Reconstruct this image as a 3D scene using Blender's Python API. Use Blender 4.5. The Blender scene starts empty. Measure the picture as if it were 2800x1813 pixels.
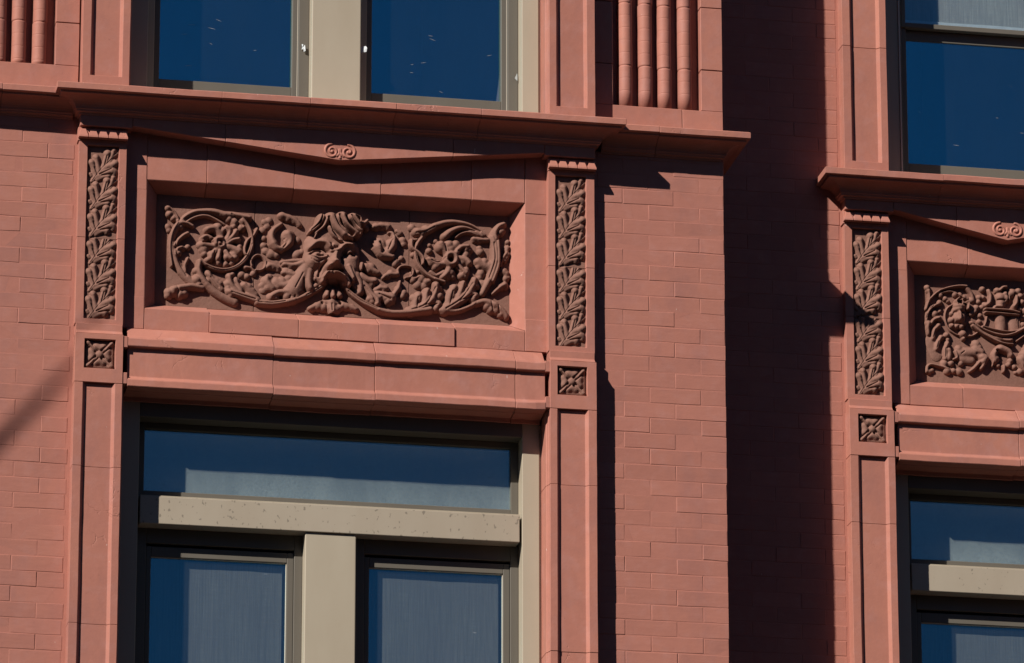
import bpy, bmesh, math, random
import numpy as np
from mathutils import Matrix, Vector, noise
R = random.Random(7)
SC = bpy.context.scene

# ------------------------------------------------------------------ camera, sky, sun, exposure
PITCH, YAW, DIST, FPX = math.radians(17.35), math.radians(11.2), 24.0, 15000.0
fwd = Vector((math.sin(YAW) * math.cos(PITCH), math.cos(YAW) * math.cos(PITCH), math.sin(PITCH)))
rgt = Vector((math.cos(YAW), -math.sin(YAW), 0))
upv = rgt.cross(fwd)
cam = bpy.data.objects.new('camera', bpy.data.cameras.new('camera'))
SC.collection.objects.link(cam)
m = Matrix((rgt, upv, -fwd)).transposed().to_4x4()
m.translation = -DIST * fwd
cam.matrix_world = m
cam.data.sensor_width = 36
cam.data.lens = 36 * FPX / 2800
cam.data.clip_start, cam.data.clip_end = 0.5, 2000
SC.camera = cam

SUN_A, SUN_B = 1.30, 1.24                      # sideways and downward travel of the light per metre into the wall
sun_dir = Vector((SUN_A, 1, -SUN_B)).normalized()
sun = bpy.data.objects.new('sun', bpy.data.lights.new('sun', 'SUN'))
SC.collection.objects.link(sun)
sun.rotation_euler = sun_dir.to_track_quat('-Z', 'Y').to_euler()
sun.location = (-8, -12, 12)
sun.data.energy, sun.data.angle, sun.data.color = 5.0, math.radians(0.5), (1.0, 0.935, 0.85)
wd = bpy.data.worlds.new('World'); SC.world = wd; wd.use_nodes = True
wn = wd.node_tree.nodes; wl = wd.node_tree.links
sky = wn.new('ShaderNodeTexSky'); sky.sky_type = 'NISHITA'; sky.sun_disc = False
sky.sun_elevation = math.asin(-sun_dir.z)
sky.sun_rotation = math.atan2(-sun_dir.x, -sun_dir.y)
sky.air_density, sky.dust_density, sky.ozone_density, sky.altitude = 0.85, 0.0, 4.0, 2500
wl.new(sky.outputs[0], wn['Background'].inputs['Color'])
wn['Background'].inputs['Strength'].default_value = 0.05
vs = SC.view_settings
vs.view_transform, vs.look, vs.exposure, vs.gamma, vs.use_curve_mapping = 'Standard', 'None', 0.47, 1.0, False
SC.cycles.max_bounces, SC.cycles.transparent_max_bounces = 8, 16

# ------------------------------------------------------------------ materials
def new_mat(name):
    mt = bpy.data.materials.new(name); mt.use_nodes = True
    return mt, mt.node_tree.nodes, mt.node_tree.links, mt.node_tree.nodes['Principled BSDF']
def pos_node(nt, scale=(1, 1, 1), rot=(0, 0, 0)):
    g = nt.nodes.new('ShaderNodeNewGeometry'); mp = nt.nodes.new('ShaderNodeMapping')
    mp.inputs['Scale'].default_value = scale; mp.inputs['Rotation'].default_value = rot
    nt.links.new(g.outputs['Position'], mp.inputs['Vector']); return mp.outputs[0]
def noise_node(nt, vec, scale, detail=4, rough=.55):
    n = nt.nodes.new('ShaderNodeTexNoise'); n.inputs['Scale'].default_value = scale
    n.inputs['Detail'].default_value = detail; n.inputs['Roughness'].default_value = rough
    nt.links.new(vec, n.inputs['Vector']); return n.outputs['Fac']
def ramp(nt, fac, stops):
    r = nt.nodes.new('ShaderNodeValToRGB'); e = r.color_ramp.elements
    while len(e) < len(stops): e.new(.5)
    for el, (p, c) in zip(e, stops):
        el.position = p; el.color = (*c, 1) if len(c) == 3 else c
    nt.links.new(fac, r.inputs[0]); return r.outputs[0]
def mix(nt, fac, a, b, mode='MIX'):
    mx = nt.nodes.new('ShaderNodeMix'); mx.data_type = 'RGBA'; mx.blend_type = mode
    for s, v in ((0, fac), (6, a), (7, b)):
        if hasattr(v, 'is_linked') or hasattr(v, 'node'): nt.links.new(v, mx.inputs[s])
        elif s == 0: mx.inputs[0].default_value = v
        else: mx.inputs[s].default_value = (*v, 1)
    return mx.outputs[2]
def bump(nt, hs, bsdf):
    prev = None
    for h, st, d in hs:
        b = nt.nodes.new('ShaderNodeBump'); b.inputs['Strength'].default_value = st; b.inputs['Distance'].default_value = d
        nt.links.new(h, b.inputs['Height'])
        if prev: nt.links.new(prev, b.inputs['Normal'])
        prev = b.outputs[0]
    nt.links.new(prev, bsdf.inputs['Normal'])

def paint_mat(name, base, warm, pale, brush=(1.2, 1.2, 1.2), rough=.62, tone=.04, crackle=.55):
    mt, n, l, b = new_mat(name); nt = mt.node_tree
    big = noise_node(nt, pos_node(nt), 2.6, 5, .6); mid = noise_node(nt, pos_node(nt), 13, 4, .6)
    fine = noise_node(nt, pos_node(nt), 260, 3, .6); streak = noise_node(nt, pos_node(nt, brush), 22, 4, .65)
    c = mix(nt, ramp(nt, big, [(.35, (0, 0, 0)), (.68, (1, 1, 1))]), base, warm)
    c = mix(nt, ramp(nt, mid, [(.50, (0, 0, 0)), (.74, (.75, .75, .75))]), c, pale)
    grime = noise_node(nt, pos_node(nt, (1, 1, .55)), 4.3, 6, .68)
    c = mix(nt, ramp(nt, grime, [(.50, (0, 0, 0)), (.72, (.55, .55, .55))]), c, tuple(x * y for x, y in zip(base, (.70, .80, .95))))
    c = mix(nt, ramp(nt, streak, [(.3, (.30, .30, .30)), (.7, (0, 0, 0))]), c, tuple(x * .78 for x in base))
    chip = noise_node(nt, pos_node(nt), 75, 2, .5)
    c = mix(nt, ramp(nt, chip, [(.755, (0, 0, 0)), (.775, (.5, .5, .5))]), c, tuple(x * .6 for x in base))
    spot = noise_node(nt, pos_node(nt, (1, 1, .6)), 52, 2, .5)
    c = mix(nt, ramp(nt, spot, [(.775, (0, 0, 0)), (.79, (.6, .6, .6))]), c, (.55, .40, .36))
    oi = nt.nodes.new('ShaderNodeObjectInfo'); hv = nt.nodes.new('ShaderNodeHueSaturation'); tv = nt.nodes.new('ShaderNodeMapRange')
    tv.inputs[3].default_value = 1 - tone; tv.inputs[4].default_value = 1 + tone; l.new(oi.outputs['Random'], tv.inputs[0]); l.new(tv.outputs[0], hv.inputs['Value']); l.new(c, hv.inputs['Color'])
    l.new(hv.outputs[0], b.inputs['Base Color']); b.inputs['Roughness'].default_value = rough
    b.inputs['Specular IOR Level'].default_value = .25
    lump = noise_node(nt, pos_node(nt), 34, 4, .6)
    vo = nt.nodes.new('ShaderNodeTexVoronoi'); vo.feature = 'DISTANCE_TO_EDGE'; vo.inputs['Scale'].default_value = 7.0
    wv = nt.nodes.new('ShaderNodeVectorMath'); wv.operation = 'ADD'; nz = nt.nodes.new('ShaderNodeTexNoise'); nz.inputs['Scale'].default_value = 14; nz.inputs['Detail'].default_value = 4
    gp = pos_node(nt); l.new(gp, nz.inputs['Vector']); sc = nt.nodes.new('ShaderNodeVectorMath'); sc.operation = 'SCALE'; sc.inputs['Scale'].default_value = .16
    l.new(nz.outputs['Color'], sc.inputs[0]); l.new(gp, wv.inputs[0]); l.new(sc.outputs[0], wv.inputs[1]); l.new(wv.outputs[0], vo.inputs['Vector'])
    crack = ramp(nt, vo.outputs['Distance'], [(.006, (0, 0, 0)), (.022, (1, 1, 1))])
    where = ramp(nt, noise_node(nt, pos_node(nt), 3.1, 3, .6), [(.60, (1, 1, 1)), (.66, (0, 0, 0))])
    craze = mix(nt, where, crack, (1, 1, 1))
    bump(nt, [(fine, .16, .003), (streak, .20, .003), (lump, .16, .004), (craze, crackle, .003)], b)
    return mt
PAINT = paint_mat('red_paint', (.36, .144, .108), (.385, .156, .112), (.385, .178, .148))
BRICKM = paint_mat('painted_brick', (.345, .139, .106), (.37, .150, .110), (.375, .170, .140), (.5, 1, 2.4), .62, .05, .0)

def stone_mat():
    mt, n, l, b = new_mat('brown_terracotta'); nt = mt.node_tree
    big = noise_node(nt, pos_node(nt), 7, 5, .6); fine = noise_node(nt, pos_node(nt), 330, 3, .65); lump = noise_node(nt, pos_node(nt), 60, 4, .6)
    c = mix(nt, ramp(nt, big, [(.3, (0, 0, 0)), (.7, (1, 1, 1))]), (.180, .088, .065), (.216, .109, .082))
    c = mix(nt, ramp(nt, lump, [(.60, (0, 0, 0)), (.80, (.5, .5, .5))]), c, (.24, .13, .10))
    pit = noise_node(nt, pos_node(nt), 120, 2, .5)
    c = mix(nt, ramp(nt, pit, [(.70, (0, 0, 0)), (.76, (.7, .7, .7))]), c, (.10, .05, .038))
    l.new(c, b.inputs['Base Color']); b.inputs['Roughness'].default_value = .75; b.inputs['Specular IOR Level'].default_value = .2
    bump(nt, [(fine, .3, .003), (lump, .4, .005)], b)
    return mt
STONE = stone_mat()

def metal_mat(name, base, speckle=False):
    mt, n, l, b = new_mat(name); nt = mt.node_tree
    big = noise_node(nt, pos_node(nt, (1, 1, .35)), 5, 4, .6); fine = noise_node(nt, pos_node(nt), 500, 2, .5)
    c = mix(nt, ramp(nt, big, [(.3, (0, 0, 0)), (.75, (1, 1, 1))]), base, tuple(x * y for x, y in zip(base, (.90, .88, .86))))
    if speckle:
        dirt = noise_node(nt, pos_node(nt, (1, 1, .7)), 68, 2, .45)
        c = mix(nt, ramp(nt, dirt, [(.665, (0, 0, 0)), (.70, (.75, .75, .75))]), c, tuple(x * .45 for x in base))
    l.new(c, b.inputs['Base Color']); b.inputs['Roughness'].default_value = .5; b.inputs['Specular IOR Level'].default_value = .3
    bump(nt, [(fine, .08, .001)], b)
    return mt
BEIGE = metal_mat('beige_metal', (.375, .325, .25))
BEIGE_DIRTY = metal_mat('speckled_beige_metal', (.355, .305, .24), True)
GREYM = metal_mat('grey_sash_and_head_shade', (.118, .106, .088))
SEAL = metal_mat('pale_sealant', (.55, .50, .42))

def glass_mat(name, dust, refl=.20, dustcol=(.62, .68, .70), tint=(.13, .72, 1.0)):
    mt = bpy.data.materials.new(name); mt.use_nodes = True; nt = mt.node_tree; n = nt.nodes; l = nt.links; n.clear()
    out = n.new('ShaderNodeOutputMaterial'); tr = n.new('ShaderNodeBsdfTransparent'); tr.inputs[0].default_value = (.93, .96, .97, 1)
    df = n.new('ShaderNodeBsdfDiffuse'); df.inputs[0].default_value = (*dustcol, 1)
    gl = n.new('ShaderNodeBsdfGlossy'); gl.inputs[0].default_value = (*tint, 1); gl.inputs['Roughness'].default_value = .015
    wave = noise_node(nt, pos_node(nt), 2.2, 2, .4)
    bp = n.new('ShaderNodeBump'); bp.inputs['Strength'].default_value = .15; bp.inputs['Distance'].default_value = .01
    l.new(wave, bp.inputs['Height']); l.new(bp.outputs[0], gl.inputs['Normal'])
    speck = noise_node(nt, pos_node(nt), 90, 4, .7); smear = noise_node(nt, pos_node(nt, (1, 1, .35)), 9, 4, .6)
    mul = n.new('ShaderNodeMath'); mul.operation = 'MULTIPLY'; l.new(speck, mul.inputs[0]); l.new(smear, mul.inputs[1])
    mr = n.new('ShaderNodeMapRange'); mr.inputs[1].default_value = .12; mr.inputs[2].default_value = .42
    mr.inputs[3].default_value = dust * .75; mr.inputs[4].default_value = dust * 1.3; l.new(mul.outputs[0], mr.inputs[0])
    gz = n.new('ShaderNodeNewGeometry'); sx = n.new('ShaderNodeSeparateXYZ'); l.new(gz.outputs['Position'], sx.inputs[0])
    low = n.new('ShaderNodeMapRange'); low.inputs[1].default_value = -.76; low.inputs[2].default_value = -.60; low.inputs[3].default_value = 1.35; low.inputs[4].default_value = .8
    l.new(sx.outputs['Z'], low.inputs[0]); dm = n.new('ShaderNodeMath'); dm.operation = 'MULTIPLY'; l.new(mr.outputs[0], dm.inputs[0]); l.new(low.outputs[0], dm.inputs[1])
    fl = ramp(nt, noise_node(nt, pos_node(nt, (.35, 1, 1), (0, .5, 0)), 46, 1, .4), [(.815, (0, 0, 0)), (.84, (.16, .16, .16))])
    fs = n.new('ShaderNodeMath'); fs.operation = 'ADD'; l.new(dm.outputs[0], fs.inputs[0]); l.new(fl, fs.inputs[1])
    m1 = n.new('ShaderNodeMixShader'); l.new(fs.outputs[0], m1.inputs[0]); l.new(tr.outputs[0], m1.inputs[1]); l.new(df.outputs[0], m1.inputs[2])
    lw = n.new('ShaderNodeLayerWeight'); lw.inputs[0].default_value = .5
    pw = n.new('ShaderNodeMath'); pw.operation = 'POWER'; pw.inputs[1].default_value = 4.0; l.new(lw.outputs['Facing'], pw.inputs[0])
    ad = n.new('ShaderNodeMath'); ad.operation = 'MULTIPLY_ADD'; ad.inputs[1].default_value = 1 - refl; ad.inputs[2].default_value = refl; l.new(pw.outputs[0], ad.inputs[0])
    m2 = n.new('ShaderNodeMixShader'); l.new(ad.outputs[0], m2.inputs[0]); l.new(m1.outputs[0], m2.inputs[1]); l.new(gl.outputs[0], m2.inputs[2])
    l.new(m2.outputs[0], out.inputs[0]); return mt
GLASS = glass_mat('blue_coated_glass', .006)
GLASS_DUSTY = glass_mat('dusty_transom_glass', .14, .13, (.50, .60, .60), (.28, .70, .86))
GLASS_LOW = glass_mat('lower_sash_glass', .008, .105, (.62, .68, .70), (.18, .72, .95))

def blind_mat(name='woven_grey_blind', k=.82):
    mt, n, l, b = new_mat(name); nt = mt.node_tree
    v = noise_node(nt, pos_node(nt, (1, 1, .03)), 190, 3, .7); h = noise_node(nt, pos_node(nt, (.05, 1, 1)), 200, 3, .7); big = noise_node(nt, pos_node(nt), 5, 3, .5)
    c = ramp(nt, v, [(.30, (.11 * k, .113 * k, .11 * k)), (.72, (.205 * k, .206 * k, .19 * k))])
    c = mix(nt, ramp(nt, h, [(.35, (.55, .55, .55)), (.65, (0, 0, 0))]), c, (.12 * k, .125 * k, .125 * k))
    c = mix(nt, ramp(nt, big, [(.35, (.4, .4, .4)), (.75, (0, 0, 0))]), c, (.125 * k, .118 * k, .118 * k))
    l.new(c, b.inputs['Base Color']); b.inputs['Roughness'].default_value = .9; b.inputs['Specular IOR Level'].default_value = .1
    return mt
BLIND = blind_mat()
def flat_mat(name, col, rough=.8, scale=6.0):
    mt, n, l, b = new_mat(name); nt = mt.node_tree
    k = noise_node(nt, pos_node(nt), scale, 5, .6)
    l.new(mix(nt, k, tuple(x * .85 for x in col), tuple(x * 1.12 for x in col)), b.inputs['Base Color'])
    b.inputs['Roughness'].default_value = rough; b.inputs['Specular IOR Level'].default_value = .2
    bump(nt, [(noise_node(nt, pos_node(nt), scale * 30, 3, .6), .2, .004)], b)
    return mt
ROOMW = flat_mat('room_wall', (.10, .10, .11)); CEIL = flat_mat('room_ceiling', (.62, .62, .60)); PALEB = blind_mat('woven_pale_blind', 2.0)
ASPHALT = flat_mat('darkened_asphalt', (.026, .024, .023)); CONC = flat_mat('darkened_paving', (.040, .036, .032)); MORTAR = flat_mat('painted_joint', (.35, .141, .107), .7, 20)  # street and paving darkened in place of shade, to cut their bounce
TAPE = flat_mat('white_tape', (.50, .53, .55), .5, 40); STEEL = flat_mat('grey_steel', (.25, .25, .26), .5)

# ------------------------------------------------------------------ helpers
ORG = {}
def link(o): SC.collection.objects.link(o); return o
def thing(name, label, cat, loc, group=None, kind='thing'):
    o = link(bpy.data.objects.new(name, None)); o.location = loc; o.empty_display_size = .1
    ORG[o.name] = Vector(loc); o['label'] = label; o['category'] = cat; o['kind'] = kind
    if group: o['group'] = group
    return o
def wob(p, amp=.0011, k=0.0):
    q = Vector(p); d = noise.noise_vector(q * 5.0 + Vector((k, 3.1, 1.7))) * amp + noise.noise_vector(q * 26.0 + Vector((k, .3, 9.7))) * amp * .55
    return q + d
def mk(name, verts, faces, mat, par=None, bevel=0.0, amp=.0011, smooth=False, label=None, ang=25, seg=1):
    org = ORG[par.name] if par else Vector((0, 0, 0))
    bm = bmesh.new()
    vs_ = [bm.verts.new((wob(v, amp) if amp else Vector(v)) - org) for v in verts]
    for f in faces:
        try: bm.faces.new([vs_[i] for i in f])
        except ValueError: pass
    bmesh.ops.remove_doubles(bm, verts=bm.verts, dist=1e-5)
    bmesh.ops.recalc_face_normals(bm, faces=bm.faces)
    if bevel:
        es = [e for e in bm.edges if len(e.link_faces) == 2 and e.calc_face_angle(0) > math.radians(ang)]
        bmesh.ops.bevel(bm, geom=es, offset=bevel, segments=seg, affect='EDGES', clamp_overlap=True, profile=.5)
    me = bpy.data.meshes.new(name); bm.to_mesh(me); bm.free()
    me.materials.append(mat)
    if smooth:
        for p in me.polygons: p.use_smooth = True
    o = link(bpy.data.objects.new(name, me))
    if par: o.parent = par
    ORG[o.name] = org
    if label: o['label'] = label
    return o
def loft(rings, cap=True):
    n = len(rings[0]); v = [p for r in rings for p in r]; f = []
    for i in range(len(rings) - 1):
        for j in range(n):
            a, b = i * n + j, i * n + (j + 1) % n
            f.append((a, b, b + n, a + n))
    if cap: f += [tuple(range(n))[::-1], tuple((len(rings) - 1) * n + j for j in range(n))]
    return v, f
def join(*ms):
    v, f = [], []
    for a, b in ms:
        k = len(v); v += list(a); f += [tuple(i + k for i in q) for q in b]
    return v, f
def box(x0, x1, y0, y1, z0, z1, step=.08):
    """a box laid out along its longer side in short sections, so that its edges can wander a little"""
    if z1 - z0 > x1 - x0:
        k = max(1, int((z1 - z0) / step)); return loft([[(x0, y0, z), (x1, y0, z), (x1, y1, z), (x0, y1, z)] for z in np.linspace(z0, z1, k + 1)])
    k = max(1, int((x1 - x0) / step)); return loft([[(x, y0, z0), (x, y0, z1), (x, y1, z1), (x, y1, z0)] for x in np.linspace(x0, x1, k + 1)])
def fine(a, b, step=.05):
    k = max(1, int(round(abs(b - a) / step))); return list(np.linspace(a, b, k + 1))

# relief engine: strokes (millimetres, bay coordinates) -> a carved height field of their own per piece of ornament
def smooth_line(p):
    if len(p) < 3: return p
    out = []
    for i in range(len(p) - 1):
        p0, p1, p2, p3 = p[max(0, i - 1)], p[i], p[i + 1], p[min(len(p) - 1, i + 2)]
        for t in (0, .25, .5, .75):
            out.append(tuple(.5 * (2 * b + (c - a) * t + (2 * a - 5 * b + 4 * c - d) * t * t + (3 * b - a - 3 * c + d) * t ** 3) for a, b, c, d in zip(p0, p1, p2, p3)))
    out.append(p[-1]); return out
def relief(name, rows, mat, par, ox, oz, yg, step=2.5, hs=1.0, clip=None, sheet=0.0):
    """ox, oz: world X, Z of the strokes' origin; yg: world Y of the ground they rise from"""
    pts = [(r[5][i], r[5][i + 1], max(r[1], r[2])) for r in rows for i in range(0, len(r[5]), 2)]
    u0, u1 = min(p[0] - p[2] for p in pts) - 4, max(p[0] + p[2] for p in pts) + 4
    v0, v1 = min(p[1] - p[2] for p in pts) - 4, max(p[1] + p[2] for p in pts) + 4
    nu, nv = int((u1 - u0) / step) + 2, int((v1 - v0) / step) + 2
    U, V = np.meshgrid(u0 + np.arange(nu) * step, v0 + np.arange(nv) * step)
    H = np.zeros_like(U); cuts = []; adds = []
    for kind, r0, r1, h0, h1, q in rows:
        line = smooth_line([(q[i], q[i + 1]) for i in range(0, len(q), 2)]); n = len(line) - 1
        best = np.zeros_like(U); dot = kind == 1 and len(q) == 4 and abs(q[0] - q[2]) < 2 and abs(q[1] - q[3]) < 2
        if dot: r0 *= 1.28; r1 *= 1.28; h0 *= .8; h1 *= .8
        for i in range(n):
            (ax, ay), (bx, by) = line[i], line[i + 1]; rr = max(r0, r1) * (1 if kind == 1 else 2.2) + 2
            i0, i1 = int((min(ax, bx) - rr - u0) / step), int((max(ax, bx) + rr - u0) / step) + 2
            j0, j1 = int((min(ay, by) - rr - v0) / step), int((max(ay, by) + rr - v0) / step) + 2
            s = np.s_[max(0, j0):max(0, j1), max(0, i0):max(0, i1)]
            if U[s].size == 0: continue
            l2 = (bx - ax) ** 2 + (by - ay) ** 2 + 1e-9
            t = np.clip(((U[s] - ax) * (bx - ax) + (V[s] - ay) * (by - ay)) / l2, 0, 1)
            d = np.hypot(U[s] - ax - t * (bx - ax), V[s] - ay - t * (by - ay))
            g = (i + t) / n; r = r0 + (r1 - r0) * g; h = h0 + (h1 - h0) * g
            if kind == 2: h = np.abs(h)
            w = np.clip(1 - (d / r) ** 2, 0, 1)
            best[s] = np.maximum(best[s], h * (w ** (.65 if dot else .6) if kind == 1 else np.exp(-1.5 * (d / r) ** 2) * (d < 2.2 * r)) )
        if kind == 1:
            # smooth union: neighbouring strokes melt into one another at their feet
            k = 6.0; lo, hi = np.minimum(H, best), np.maximum(H, best)
            H = hi + np.where((lo > .5), np.clip(k - (hi - lo), 0, k) ** 2 / (4 * k), 0)
        elif kind == 2: adds.append(best * (1 if h0 > 0 else -1))
        else: cuts.append(best)
    for c in adds: H = np.where(H > 0, np.maximum(H + c, 2.0), H)
    if sheet:
        # a leaf is a sheet with a scalloped, rounded edge: even out the crests, keep the outline
        M = (H > .5).astype(float); D = np.zeros_like(H); E = M.copy()
        for q in range(5):
            D += E; P = np.pad(E, 1)
            E = np.minimum.reduce([P[1:-1, 1:-1], P[:-2, 1:-1], P[2:, 1:-1], P[1:-1, :-2], P[1:-1, 2:]] + ([P[:-2, :-2], P[2:, 2:], P[:-2, 2:], P[2:, :-2]] if q % 2 else []))
        S, Wt = H.copy(), M.copy()
        for q in range(14):
            P = np.pad(S, 1); S = (P[:-2, 1:-1] + P[2:, 1:-1] + P[1:-1, :-2] + P[1:-1, 2:] + P[1:-1, 1:-1]) / 5
            P = np.pad(Wt, 1); Wt = (P[:-2, 1:-1] + P[2:, 1:-1] + P[1:-1, :-2] + P[1:-1, 2:] + P[1:-1, 1:-1]) / 5
        S = S / np.maximum(Wt, 1e-3) * M
        t = np.clip(D / 3.0, 0, 1); edge = np.sqrt(np.clip(1 - (1 - t) ** 2, 0, 1))
        H = H * (1 - sheet) + S * edge * sheet * 1.12
    for c in cuts: H = np.where(H > 0, np.maximum(H - c, 1.0), H)
    H0 = H.copy()
    K = np.pad(H, 1, mode='edge'); B = (K[:-2, 1:-1] + K[2:, 1:-1] + K[1:-1, :-2] + K[1:-1, 2:] + 2 * H) / 6
    H = np.where(H0 > 0, .5 * H + .5 * B, B * .6)
    X = ox + U / 1000; Z = oz + V / 1000
    nz = np.array([noise.noise((x * 40, 0, z * 40)) for x, z in zip(X.ravel(), Z.ravel())]).reshape(X.shape)
    Y = yg - np.where(H > .8, H * hs + nz * .8, -3.0) / 1000
    keep = H > .8
    if clip is not None: keep &= (X > clip[0]) & (X < clip[1]) & (Z > clip[2]) & (Z < clip[3])
    cell = keep[:-1, :-1] | keep[1:, :-1] | keep[:-1, 1:] | keep[1:, 1:]
    if clip is not None:
        ins = (X > clip[0]) & (X < clip[1]) & (Z > clip[2]) & (Z < clip[3])
        cell &= ins[:-1, :-1] & ins[1:, 1:]
    idx = -np.ones(X.size, int); jj, ii = np.nonzero(cell); base = jj * nu + ii
    quads = np.stack([base, base + 1, base + nu + 1, base + nu], 1)
    used = np.unique(quads); idx[used] = np.arange(used.size)
    org = ORG[par.name]; co = np.stack([X.ravel()[used] - org.x, Y.ravel()[used] - org.y, Z.ravel()[used] - org.z], 1)
    me = bpy.data.meshes.new(name); me.from_pydata(co.tolist(), [], idx[quads].tolist()); me.materials.append(mat)
    me.polygons.foreach_set('use_smooth', np.ones(len(me.polygons), bool)); me.update()
    o = link(bpy.data.objects.new(name, me)); o.parent = par; ORG[o.name] = org
    return o
def part_copy(o, par, off):
    c = o.copy(); link(c); c.parent = par; c.location = o.location + Vector(off); ORG[c.name] = ORG[par.name]; return c
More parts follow.
